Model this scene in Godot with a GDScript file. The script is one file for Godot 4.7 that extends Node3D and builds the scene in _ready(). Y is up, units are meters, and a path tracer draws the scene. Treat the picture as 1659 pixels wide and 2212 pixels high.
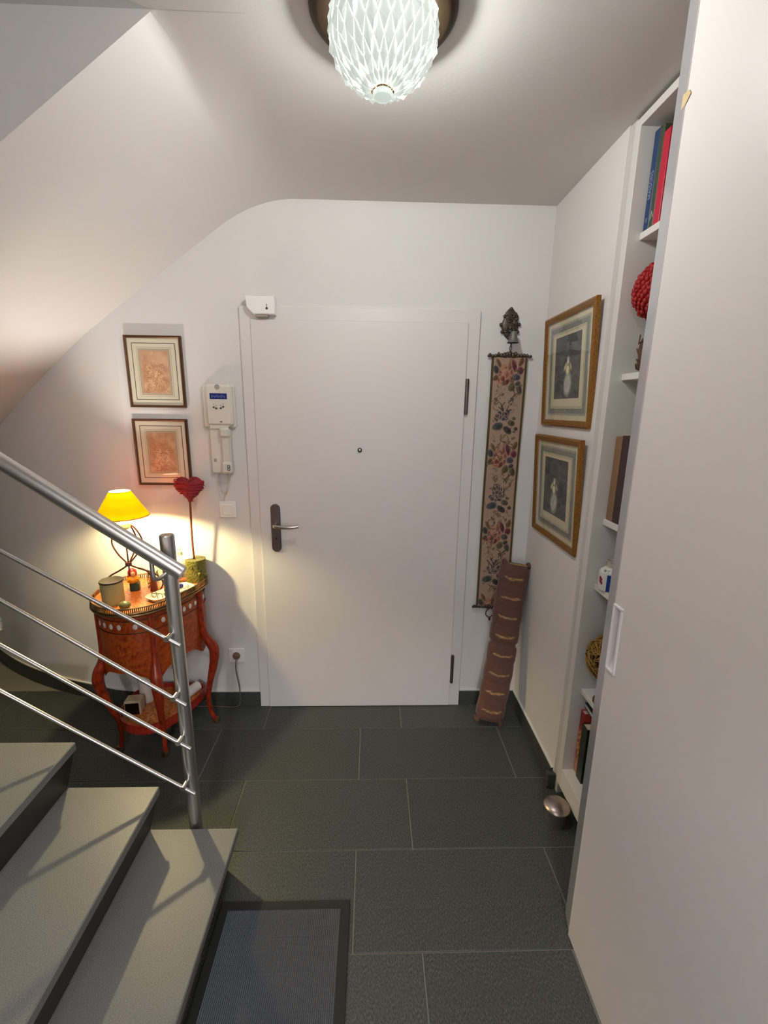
extends Node3D

# ---------------------------------------------------------------- mesh builder
class M:
	var v := PackedVector3Array()
	var t := PackedVector2Array()
	func tri(a: Vector3, b: Vector3, c: Vector3, ua := Vector2.ZERO, ub := Vector2.ZERO, uc := Vector2.ZERO) -> void:
		v.append(a); v.append(b); v.append(c)
		t.append(ua); t.append(ub); t.append(uc)
	func quad(a: Vector3, b: Vector3, c: Vector3, d: Vector3, ua := Vector2(0, 1), ub := Vector2(1, 1), uc := Vector2(1, 0), ud := Vector2(0, 0)) -> void:
		tri(a, b, c, ua, ub, uc)
		tri(a, c, d, ua, uc, ud)
	func mark() -> int:
		return v.size()
	func flip(s: int) -> void:
		for i in range(s, v.size(), 3):
			var p := v[i + 1]; v[i + 1] = v[i + 2]; v[i + 2] = p
			var q := t[i + 1]; t[i + 1] = t[i + 2]; t[i + 2] = q
	func fix(s: int) -> void:   # closed shapes: outward, whichever way they were written
		var vol := 0.0
		var o := v[s]
		for i in range(s, v.size(), 3):
			vol += (v[i] - o).dot((v[i + 1] - o).cross(v[i + 2] - o))
		if vol < 0.0:
			flip(s)
	func grid(rows: Array, cu := false, cv := false) -> void:   # rows[i][j]; cv closes j, cu closes i
		var n := rows.size()
		var w: int = rows[0].size()
		var ni := n if cu else n - 1
		var nj := w if cv else w - 1
		for i in ni:
			var a = rows[i]
			var b = rows[(i + 1) % n]
			var u0 := float(i) / ni
			var u1 := float(i + 1) / ni
			for j in nj:
				var k := (j + 1) % w
				var w0 := float(j) / nj
				var w1 := float(j + 1) / nj
				if not a[j].is_equal_approx(a[k]):
					tri(a[j], b[j], a[k], Vector2(w0, u0), Vector2(w0, u1), Vector2(w1, u0))
				if not b[j].is_equal_approx(b[k]):
					tri(a[k], b[j], b[k], Vector2(w1, u0), Vector2(w0, u1), Vector2(w1, u1))
	func fan(ring: Array, c: Vector3) -> void:
		for j in ring.size():
			tri(c, ring[j], ring[(j + 1) % ring.size()])
	func box(c: Vector3, size: Vector3, b := 0.0, bs := Basis()) -> void:
		var s := mark()
		var h := size / 2.0
		b = minf(b, minf(h.x, minf(h.y, h.z)) * 0.98)
		if b <= 0.0:
			for ax in 3:
				for sg in [-1.0, 1.0]:
					var n := Vector3.ZERO; n[ax] = sg * h[ax]
					var u := Vector3.ZERO; u[(ax + 1) % 3] = h[(ax + 1) % 3] * sg
					var w := Vector3.ZERO; w[(ax + 2) % 3] = h[(ax + 2) % 3]
					quad(c + bs * (n - u - w), c + bs * (n + u - w), c + bs * (n + u + w), c + bs * (n - u + w))
			return
		var p := func(sx: float, sy: float, sz: float, ax: int) -> Vector3:
			var q := Vector3(sx * (h.x - b), sy * (h.y - b), sz * (h.z - b))
			q[ax] = [sx, sy, sz][ax] * h[ax]
			return c + bs * q
		for ax in 3:
			var a1 := (ax + 1) % 3
			var a2 := (ax + 2) % 3
			for sg in [-1.0, 1.0]:
				var q := []
				for e in [[-1.0, -1.0], [1.0, -1.0], [1.0, 1.0], [-1.0, 1.0]]:
					var d := [0.0, 0.0, 0.0]
					d[ax] = sg; d[a1] = e[0] * sg; d[a2] = e[1]
					q.append(p.call(d[0], d[1], d[2], ax))
				quad(q[0], q[1], q[2], q[3])
			for e in [[-1.0, -1.0], [1.0, -1.0], [1.0, 1.0], [-1.0, 1.0]]:   # edges along ax
				var lo := [0.0, 0.0, 0.0]
				lo[a1] = e[0]; lo[a2] = e[1]; lo[ax] = -1.0
				var hi := lo.duplicate(); hi[ax] = 1.0
				var q1 = p.call(lo[0], lo[1], lo[2], a1)
				var q2 = p.call(hi[0], hi[1], hi[2], a1)
				var q3 = p.call(hi[0], hi[1], hi[2], a2)
				var q4 = p.call(lo[0], lo[1], lo[2], a2)
				if e[0] * e[1] > 0.0:
					quad(q1, q4, q3, q2)
				else:
					quad(q1, q2, q3, q4)
		for sx in [-1.0, 1.0]:
			for sy in [-1.0, 1.0]:
				for sz in [-1.0, 1.0]:
					var k0 = p.call(sx, sy, sz, 0)
					var k1 = p.call(sx, sy, sz, 1)
					var k2 = p.call(sx, sy, sz, 2)
					if sx * sy * sz > 0.0:
						tri(k0, k1, k2)
					else:
						tri(k0, k2, k1)
	func span(x0: float, x1: float, y0: float, y1: float, z0: float, z1: float, b := 0.0) -> void:
		box(Vector3((x0 + x1) / 2.0, (y0 + y1) / 2.0, (z0 + z1) / 2.0), Vector3(absf(x1 - x0), absf(y1 - y0), absf(z1 - z0)), b)
	func tube(path: Array, r, n := 10, closed := false, caps := true) -> void:
		var s := mark()
		var rows := []
		var m := path.size()
		var up := Vector3.UP
		var d0: Vector3 = (path[1] - path[0]).normalized()
		if absf(d0.dot(up)) > 0.9:
			up = Vector3.RIGHT
		var side := d0.cross(up).normalized()
		for i in m:
			var d: Vector3
			if closed:
				d = path[(i + 1) % m] - path[(i + m - 1) % m]
			else:
				d = path[mini(i + 1, m - 1)] - path[maxi(i - 1, 0)]
			d = d.normalized()
			side = (side - d * side.dot(d)).normalized()
			var bi := d.cross(side)
			var rr: float = r[i] if r is Array else r
			var row := []
			for j in n:
				var a := TAU * j / n
				row.append(path[i] + (side * cos(a) + bi * sin(a)) * rr)
			rows.append(row)
		grid(rows, closed, true)
		if caps and not closed:
			var f: Array = rows[0].duplicate(); f.reverse()
			fan(rows[m - 1], path[m - 1]); 
			var e := mark()
			fan(rows[0], path[0]); flip(e)
		fix(s)
	func lathe(prof: Array, n := 24, at := Vector3.ZERO, bs := Basis(), solid := true) -> void:   # prof of Vector2(r, y)
		var s := mark()
		var rows := []
		for q in prof:
			var row := []
			for j in n:
				var a := -TAU * j / n
				row.append(at + bs * Vector3(q.x * cos(a), q.y, q.x * sin(a)))
			rows.append(row)
		grid(rows, false, true)
		if solid:
			if prof[0].x > 1e-5:
				var e := mark()
				fan(rows[0], at + bs * Vector3(0, prof[0].y, 0))
				flip(e)
			if prof[-1].x > 1e-5:
				fan(rows[-1], at + bs * Vector3(0, prof[-1].y, 0))
			fix(s)
	func prism(poly0: PackedVector2Array, y0: float, y1: float, at := Vector3.ZERO, bs := Basis(), b := 0.0) -> void:   # outline in x, z raised from y0 to y1, then turned by bs
		var poly := poly0.duplicate()
		var area := 0.0
		var n := poly.size()
		for j in n:
			area += poly[j].cross(poly[(j + 1) % n])
		if area < 0.0:
			poly.reverse()
		var hand := signf(bs.determinant())
		var levels := [[y0, 0.0], [y1, 0.0]]
		if b > 0.0:
			levels = [[y0, b], [y0 + b, 0.0], [y1 - b, 0.0], [y1, b]]
		var rows := []
		for l in levels:
			var row := []
			for j in n:
				var p := poly[j]
				if l[1] > 0.0:
					var d := (poly[(j + 1) % n] - poly[(j + n - 1) % n]).normalized()
					p -= Vector2(d.y, -d.x) * l[1]
				row.append(at + bs * Vector3(p.x, l[0], p.y))
			rows.append(row)
		var s := mark()
		for i in rows.size() - 1:
			for j in n:
				var k := (j + 1) % n
				quad(rows[i][j], rows[i + 1][j], rows[i + 1][k], rows[i][k])
		var tris := Geometry2D.triangulate_polygon(poly)
		for k in range(0, tris.size(), 3):
			var q := [tris[k], tris[k + 1], tris[k + 2]]
			if (poly[q[1]] - poly[q[0]]).cross(poly[q[2]] - poly[q[0]]) > 0.0:
				q = [tris[k], tris[k + 2], tris[k + 1]]
			tri(rows[-1][q[0]], rows[-1][q[1]], rows[-1][q[2]])
			tri(rows[0][q[0]], rows[0][q[2]], rows[0][q[1]])
		if hand < 0.0:
			flip(s)
	func ball(c: Vector3, r: Vector3, n := 16, m := 10, bs := Basis()) -> void:
		var prof := []
		for i in m + 1:
			var a := PI * i / m
			prof.append(Vector2(sin(a) if i > 0 and i < m else 0.0, -cos(a)))
		var s := mark()
		lathe(prof, n, Vector3.ZERO, Basis())
		for i in range(s, v.size()):
			v[i] = c + bs * (v[i] * r)
	func add(o: M, xf: Transform3D) -> void:
		for i in o.v.size():
			v.append(xf * o.v[i])
			t.append(o.t[i])
	func build(crease := 38.0, off := Vector3.ZERO) -> ArrayMesh:
		var n := v.size()
		var fn := PackedVector3Array(); fn.resize(n / 3)
		var keys := PackedInt32Array(); keys.resize(n)
		var seen := {}
		var at := []
		for i in n:
			var k := Vector3i((v[i] * 20000.0).round())
			var id: int = seen.get(k, -1)
			if id < 0:
				id = at.size()
				seen[k] = id
				at.append(PackedInt32Array())
			keys[i] = id
			at[id].append(i / 3)
		for f in n / 3:
			fn[f] = (v[f * 3 + 1] - v[f * 3]).cross(v[f * 3 + 2] - v[f * 3])
		var cosc := cos(deg_to_rad(crease))
		var nn := PackedVector3Array(); nn.resize(n)
		var un := PackedVector3Array(); un.resize(n / 3)
		for f in n / 3:
			un[f] = fn[f].normalized()
		var out_v := PackedVector3Array(); out_v.resize(n)
		var out_n := PackedVector3Array(); out_n.resize(n)
		var out_t := PackedVector2Array(); out_t.resize(n)
		for i in n:
			var f := i / 3
			var sum := Vector3.ZERO
			for g in at[keys[i]]:
				if un[g].dot(un[f]) > cosc:
					sum += fn[g]
			nn[i] = sum.normalized() if sum.length_squared() > 1e-24 else un[f]
		for f in n / 3:
			for k in 3:
				var src: int = f * 3 + [0, 2, 1][k]
				var dst := f * 3 + k
				out_v[dst] = v[src] + off
				out_n[dst] = nn[src]
				out_t[dst] = t[src]
		var arr := []
		arr.resize(Mesh.ARRAY_MAX)
		arr[Mesh.ARRAY_VERTEX] = out_v
		arr[Mesh.ARRAY_NORMAL] = out_n
		arr[Mesh.ARRAY_TEX_UV] = out_t
		var am := ArrayMesh.new()
		am.add_surface_from_arrays(Mesh.PRIMITIVE_TRIANGLES, arr)
		return am

# ---------------------------------------------------------------- helpers
var used := {}
func numbered(called: String) -> String:
	used[called] = used.get(called, -1) + 1
	return called if used[called] == 0 else "%s_%03d" % [called, used[called]]

func tag(o: Node, label: String, category := "", group := "") -> Node:
	o.set_meta("label", label)
	if category: o.set_meta("category", category)
	if group: o.set_meta("group", group)
	return o

func thing(called: String, label: String, category: String, at: Vector3, group := "") -> Node3D:
	var o := Node3D.new()
	o.name = numbered(called)
	add_child(o)
	o.position = at
	tag(o, label, category, group)
	return o

func spot(o: Node3D) -> Vector3:
	var p := Vector3.ZERO
	var n: Node = o
	while n is Node3D and n != self:
		p += n.position
		n = n.get_parent()
	return p

# world = true: the builder holds room coordinates
func obj(called: String, m: M, mt: Material, parent: Node3D = null, crease := 38.0, world := true) -> MeshInstance3D:
	var o := MeshInstance3D.new()
	if parent == null:
		var lo := m.v[0]
		var hi := m.v[0]
		for p in m.v:
			lo = lo.min(p); hi = hi.max(p)
		var base := Vector3((lo.x + hi.x) / 2.0, lo.y, (lo.z + hi.z) / 2.0)
		o.mesh = m.build(crease, -base)
		o.name = numbered(called)
		add_child(o)
		o.position = base
	else:
		o.mesh = m.build(crease, -spot(parent) if world else Vector3.ZERO)
		o.name = called
		parent.add_child(o, true)
	o.material_override = mt
	return o

func struct(called: String, m: M, mt: Material, parent: Node3D = null, crease := 38.0) -> MeshInstance3D:
	var o := obj(called, m, mt, parent, crease)
	if parent == null:
		o.set_meta("kind", "structure")
	return o

func pt(r: Array, i: int) -> Vector3:
	return r[clampi(i, 0, r.size() - 1)]

func curve(pts: Array, n := 8, closed := false) -> Array:   # Catmull-Rom through Vector3 points
	var out := []
	var m := pts.size()
	var segs := m if closed else m - 1
	for i in segs:
		var p0: Vector3 = pts[(i + m - 1) % m] if closed else pts[maxi(i - 1, 0)]
		var p1: Vector3 = pts[i]
		var p2: Vector3 = pts[(i + 1) % m]
		var p3: Vector3 = pts[(i + 2) % m] if closed else pts[mini(i + 2, m - 1)]
		for k in n:
			out.append(p1.cubic_interpolate(p2, p0, p3, float(k) / n))
	if not closed:
		out.append(pts[m - 1])
	return out

func curve_r(r: Array, n := 8) -> Array:
	var out := []
	for i in r.size() - 1:
		for k in n:
			out.append(lerpf(r[i], r[i + 1], smoothstep(0.0, 1.0, float(k) / n)))
	out.append(r[-1])
	return out

# ---------------------------------------------------------------- materials
func mat(hex: String, rough := 0.6, metal := 0.0, spec := 0.5) -> StandardMaterial3D:
	var m := StandardMaterial3D.new()
	m.albedo_color = Color(hex)
	m.roughness = rough
	m.metallic = metal
	m.metallic_specular = spec
	return m

func noise(freq: float, seed_ := 1, octaves := 4, kind := FastNoiseLite.TYPE_SIMPLEX_SMOOTH) -> FastNoiseLite:
	var f := FastNoiseLite.new()
	f.noise_type = kind
	f.frequency = freq
	f.seed = seed_
	f.fractal_octaves = octaves
	return f

func ntex(f: FastNoiseLite, cols: Array, size := 512) -> NoiseTexture2D:
	var t := NoiseTexture2D.new()
	t.width = size; t.height = size
	t.seamless = true
	t.noise = f
	if cols:
		var g := Gradient.new()
		var offs := PackedFloat32Array()
		var cc := PackedColorArray()
		for c in cols:
			offs.append(c[0]); cc.append(Color(c[1]))
		g.offsets = offs; g.colors = cc
		t.color_ramp = g
	return t

func tri_mat(cols: Array, f: FastNoiseLite, scale: Vector3, rough := 0.6, bump := 0.0, world := false, spec := 0.5, size := 512) -> StandardMaterial3D:
	var m := mat("ffffff", rough, 0.0, spec)
	m.albedo_texture = ntex(f, cols, size)
	m.uv1_triplanar = true
	m.uv1_world_triplanar = world
	m.uv1_scale = scale
	if bump > 0.0:
		m.heightmap_enabled = true
		m.heightmap_texture = ntex(f, [], size)
		m.heightmap_scale = bump
	return m

func img_mat(im: Image, rough := 0.7) -> StandardMaterial3D:
	var m := mat("ffffff", rough)
	m.albedo_texture = ImageTexture.create_from_image(im)
	m.texture_repeat = false
	return m

var rng := RandomNumberGenerator.new()
func rf(a: float, b: float) -> float:
	return rng.randf_range(a, b)

func blob(im: Image, cx: float, cy: float, rx: float, ry: float, ang: float, col: Color, soft := 0.35, grain := 0.0) -> void:
	var r := int(ceil(maxf(rx, ry))) + 1
	var ca := cos(ang)
	var sa := sin(ang)
	for y in range(maxi(0, int(cy) - r), mini(im.get_height(), int(cy) + r + 1)):
		for x in range(maxi(0, int(cx) - r), mini(im.get_width(), int(cx) + r + 1)):
			var dx := x - cx
			var dy := y - cy
			var u := (dx * ca + dy * sa) / rx
			var w := (-dx * sa + dy * ca) / ry
			var d := sqrt(u * u + w * w)
			if d < 1.0:
				var a := clampf((1.0 - d) / soft, 0.0, 1.0) * col.a
				if grain > 0.0:
					a *= 1.0 - grain * rng.randf()
				im.set_pixel(x, y, im.get_pixel(x, y).lerp(Color(col.r, col.g, col.b), a))

func stroke(im: Image, a: Vector2, b: Vector2, bend: float, w: float, col: Color) -> void:
	var n := int(a.distance_to(b) / maxf(w * 0.6, 0.8)) + 2
	var side := (b - a).orthogonal() * bend
	for i in n:
		var k := float(i) / (n - 1)
		var p := a.lerp(b, k) + side * 4.0 * k * (1.0 - k)
		blob(im, p.x, p.y, w, w, 0.0, col, 0.6)

# ---------------------------------------------------------------- the scene
const HC := 2.472
const XR := 1.348
var wall_mt: StandardMaterial3D
var lacquer: StandardMaterial3D
var steel: StandardMaterial3D
var slate: Array
var white_plastic: StandardMaterial3D

func soffit_y(x: float) -> float:   # underside of the upper flight, eased into the ceiling
	var plane := HC + 0.70 * (x - 0.045)
	var k := 0.06
	var d := (HC - plane) / k
	if d > 2.0: return plane
	if d < -2.0: return HC
	return plane - k * (2.0 - d) * (2.0 - d) / 8.0 if d > 0.0 else HC - k * (2.0 + d) * (2.0 + d) / 8.0

# back wall line: straight, then bending away on the left
const WALL := [[1.60, 0.0], [-0.62, 0.0], [-0.80, -0.018], [-0.98, -0.068], [-1.20, -0.138], [-1.50, -0.268], [-1.80, -0.455], [-2.15, -0.72]]
func wall_z(x: float) -> float:
	for i in WALL.size() - 1:
		if x <= WALL[i][0] and x >= WALL[i + 1][0]:
			return remap(x, WALL[i][0], WALL[i + 1][0], WALL[i][1], WALL[i + 1][1])
	return WALL[-1][1]

func lit(l: Light3D, called: String, at: Vector3, col: Color, e: float, size: float) -> void:
	l.name = called
	l.light_color = col
	l.light_energy = e
	l.light_size = size
	l.shadow_enabled = true
	add_child(l)
	l.position = at

func _ready() -> void:
	rng.seed = 7
	# camera
	var cam := Camera3D.new()
	cam.name = "camera"
	add_child(cam)
	cam.position = Vector3(0.54602, 1.60091, 2.16738)
	cam.rotation = Vector3(-0.2283, -0.0304, 0.0135)
	cam.fov = rad_to_deg(2.0 * atan(1106.0 / 959.47))
	cam.near = 0.05
	cam.current = true
	# surroundings and exposure
	var env := Environment.new()
	env.background_mode = Environment.BG_COLOR
	env.background_color = Color(0.02, 0.02, 0.022)
	env.tonemap_mode = Environment.TONE_MAPPER_LINEAR
	env.tonemap_exposure = 1.22
	env.sdfgi_enabled = true
	env.ssao_enabled = true
	env.ssil_enabled = true
	var we := WorldEnvironment.new()
	we.name = "surroundings"
	we.environment = env
	add_child(we)
	make_materials()
	room()
	hall()
	door()
	stairs()
	railing()
	ceiling_lamp()
	wardrobe()
	bookshelf()
	side_table()
	table_lamp()
	pictures()
	bell_pull()
	small_wall_things()
	floor_things()
	table_things()
	shelf_things()

func make_materials() -> void:
	wall_mt = mat("dddad6", 0.9, 0.0, 0.3)
	wall_mt.heightmap_enabled = true
	wall_mt.heightmap_texture = ntex(noise(0.05, 3, 4), [], 512)
	wall_mt.heightmap_scale = 0.012
	wall_mt.uv1_triplanar = true
	wall_mt.uv1_world_triplanar = true
	wall_mt.uv1_scale = Vector3(2.5, 2.5, 2.5)
	lacquer = mat("dcd8d4", 0.38, 0.0, 0.45)
	steel = mat("cccac7", 0.32, 1.0)
	white_plastic = mat("f0eee9", 0.42)
	slate = []
	for k in 3:
		var c := [["2e3130", "3f4240", "4c504c", "676962"], ["2b2f2d", "3c403d", "484c48", "61645e"], ["303331", "424643", "505350", "6a6d67"]][k] as Array
		var m := tri_mat([[0.0, c[0]], [0.4, c[1]], [0.6, c[2]], [1.0, c[3]]], noise(0.06, 11 + k, 5), Vector3(7.5, 4.0, 3.2), 0.46, 0.02, false, 0.4)
		slate.append(m)

func room() -> void:
	# floor: grout bed, each tile a piece of it
	var m := M.new()
	m.span(-2.6, 2.0, -0.20, -0.003, -0.95, 5.0)
	var fl := struct("floor", m, mat("77756b", 0.9))
	var rows := [[-0.8, -0.466], [-0.463, -0.138]]
	var z := 0.19 - 0.3246
	var r := 0
	while z < 2.9:
		var xo := 0.4993 - (0.211 if r % 2 == 1 else 0.0)
		if r % 2 == 0: xo = 0.4993 + 0.299 * 0.7061
		else: xo = 0.4993
		for k in range(-5, 3):
			var x0 := xo + k * 0.7061
			var x1 := x0 + 0.7061
			var z0 := z
			var z1 := z + 0.3246
			x1 = minf(x1, 1.40 if z1 < 1.2 else 1.17)
			x0 = maxf(x0, -2.4)
			if z0 > 0.88: x0 = maxf(x0, 0.048)
			elif z1 > 0.90: 
				if x1 < 0.048: z1 = 0.898
			z0 = maxf(z0, -0.45)
			if x1 - x0 < 0.03 or z1 - z0 < 0.03: continue
			if x1 < -0.7 and z1 < wall_z(x1): continue
			var g := 0.0022
			var tm := M.new()
			tm.span(x0 + g, x1 - g, -0.012, 0.0, z0 + g, z1 - g, 0.0012)
			obj("tile", tm, slate[rng.randi() % 3], fl)
		z += 0.3246
		r += 1
	# back wall with the door opening, bending away on the left
	m = M.new()
	m.span(-0.62, -0.012, -0.05, 2.55, -0.18, 0.0)
	m.span(1.0, 1.60, -0.05, 2.55, -0.18, 0.0)
	m.span(-0.012, 1.0, 2.0, 2.55, -0.18, 0.0)
	struct("wall_back", m, wall_mt)
	m = M.new()
	var line := []
	for k in range(1, WALL.size()):
		line.append(Vector3(WALL[k][0], 0, WALL[k][1]))
	line = curve(line, 5)
	var poly := PackedVector2Array()
	for q in line: poly.append(Vector2(q.x, q.z))
	poly.append(Vector2(-2.3, -0.95)); poly.append(Vector2(-0.62, -0.95))
	m.prism(poly, -0.05, 2.55)
	struct("wall_left", m, wall_mt)
	m = M.new()
	m.span(-2.45, -2.25, -0.05, 2.55, -0.95, 3.4)
	struct("wall_stairs", m, wall_mt)
	m = M.new()
	m.span(XR, 1.60, -0.05, 2.55, -0.18, 0.565)
	struct("wall_right", m, wall_mt)
	m = M.new()
	m.span(1.85, 2.0, -0.05, 2.55, 0.565, 3.4)
	struct("wall_cupboard", m, wall_mt)
	m = M.new()
	m.span(-2.45, 2.0, HC, 2.62, -0.95, 5.0)
	struct("ceiling", m, wall_mt)
	# underside and flank of the upper flight
	m = M.new()
	var rows2 := []
	var xs := []
	var x := -2.2
	while x < -0.16:
		xs.append(x); x += 0.1
	x = -0.16
	while x <= 0.26:
		xs.append(x); x += 0.02
	for xx in xs:
		var zb := minf(wall_z(xx), 0.0) - 0.01
		# at the near edge the meeting line with the ceiling is crisp, at the wall eased
		var row := []
		for k in 9:
			var f := k / 8.0
			var zz := lerpf(zb, 0.92, f)
			var crisp := minf(HC, HC + 0.70 * (xx - 0.045))
			row.append(Vector3(xx, lerpf(soffit_y(xx), crisp, smoothstep(0.45, 1.0, f)) - 0.0005, zz))
		rows2.append(row)
	m.grid(rows2)
	m.flip(0)
	# flank
	for k in xs.size() - 1:
		var a: Vector3 = rows2[k][8]
		var b: Vector3 = rows2[k + 1][8]
		if a.y < HC - 0.002:
			m.quad(a, b, Vector3(b.x, HC + 0.01, b.z), Vector3(a.x, HC + 0.01, a.z))
	tag(struct("stair_soffit", m, wall_mt, null, 25.0), "white sloping plastered underside of the upper stair flight", "stair soffit")
	# skirting of the floor's stone
	var sk := 0.086
	m = M.new()
	m.span(-0.62, -0.050, 0.0, sk, 0.0, 0.012, 0.002)
	m.span(1.042, XR, 0.0, sk, 0.0, 0.012, 0.002)
	var bb := struct("baseboard_back", m, slate[1])
	m = M.new()
	m.span(-0.62, -0.050, sk, sk + 0.004, 0.0, 0.009)
	m.span(1.042, XR, sk, sk + 0.004, 0.0, 0.009)
	var caulk := mat("d8d6d0", 0.6)
	obj("caulk_line", m, caulk, bb)
	m = M.new()
	m.span(XR - 0.012, XR, 0.0, sk, 0.012, 0.555, 0.002)
	m.span(XR - 0.03, XR + 0.004, 0.0, sk - 0.012, 0.553, 0.578, 0.003)
	bb = struct("baseboard_right", m, slate[1])
	m = M.new()
	m.span(XR - 0.009, XR, sk, sk + 0.004, 0.0, 0.555)
	obj("caulk_line", m, caulk, bb)
	m = M.new()
	var m2 := M.new()
	for k in line.size() - 1:
		var a: Vector3 = line[k]
		var b: Vector3 = line[k + 1]
		for w in [[m, 0.0, sk, 0.012], [m2, sk, sk + 0.004, 0.009]]:
			var n: Vector3 = (b - a).cross(Vector3.UP).normalized() * -w[3]
			if n.z < 0.0: n = -n
			var s: int = w[0].mark()
			var lo := Vector3(0, w[1], 0)
			var hi := Vector3(0, w[2], 0)
			w[0].quad(a + n + lo, b + n + lo, b + n + hi, a + n + hi)
			w[0].quad(a + n + hi, b + n + hi, b + hi, a + hi)
			if (w[0].v[s + 1] - w[0].v[s]).cross(w[0].v[s + 2] - w[0].v[s]).dot(n) < 0.0: w[0].flip(s)
	bb = struct("baseboard_left", m, slate[1])
	obj("caulk_line", m2, caulk, bb)

func hall() -> void:
	# unseen passage behind camera; lintel placed to keep its light low on the door
	var m := M.new()
	m.span(-2.45, -0.35, -0.05, 2.55, 3.25, 3.40)
	m.span(1.25, 2.0, -0.05, 2.55, 3.25, 3.40)
	m.span(-0.35, 1.25, 2.02, 2.55, 3.25, 3.40)
	m.span(-0.50, -0.35, -0.05, 2.55, 3.40, 5.0)
	m.span(1.25, 1.40, -0.05, 2.55, 3.40, 5.0)
	m.span(-0.50, 1.40, -0.05, 2.55, 4.9, 5.05)
	struct("wall_unseen_front", m, wall_mt)
	var t := thing("unseen_passage_lamp", "unseen round ceiling lamp behind the camera, placed to light the lower door", "lamp", Vector3(0.5, HC, 4.2))
	m = M.new()
	m.lathe([Vector2(0.0, -0.10), Vector2(0.07, -0.09), Vector2(0.11, -0.055), Vector2(0.12, -0.02), Vector2(0.115, 0.0)], 28, Vector3(0.5, HC, 4.2))
	var g := mat("f4f2ee", 0.4)
	g.emission_enabled = true
	g.emission = Color(1.0, 0.97, 0.95)
	g.emission_energy_multiplier = 0.8
	obj("lamp_shade", m, g, t)
	lit(OmniLight3D.new(), "unseen_passage_lamp_light", Vector3(0.5, HC - 0.05, 4.2), Color(0.97, 0.96, 1.0), 2.6, 0.06)  # lamp out of view, set to brighten the lower part of the door

	# ceiling light out of view behind the camera, placed to light door and wardrobe
	t = thing("unseen_hall_lamp", "unseen round ceiling lamp behind the camera, placed to light door and wardrobe", "lamp", Vector3(0.15, HC, 2.8))
	m = M.new()
	m.lathe([Vector2(0.0, -0.11), Vector2(0.08, -0.10), Vector2(0.13, -0.06), Vector2(0.145, -0.02), Vector2(0.14, 0.0)], 28, Vector3(0.15, HC, 2.8))
	obj("lamp_shade", m, g, t)
	lit(OmniLight3D.new(), "unseen_hall_lamp_light", Vector3(0.15, HC - 0.055, 2.8), Color(1.0, 0.985, 0.98), 0.26, 0.06)

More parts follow.
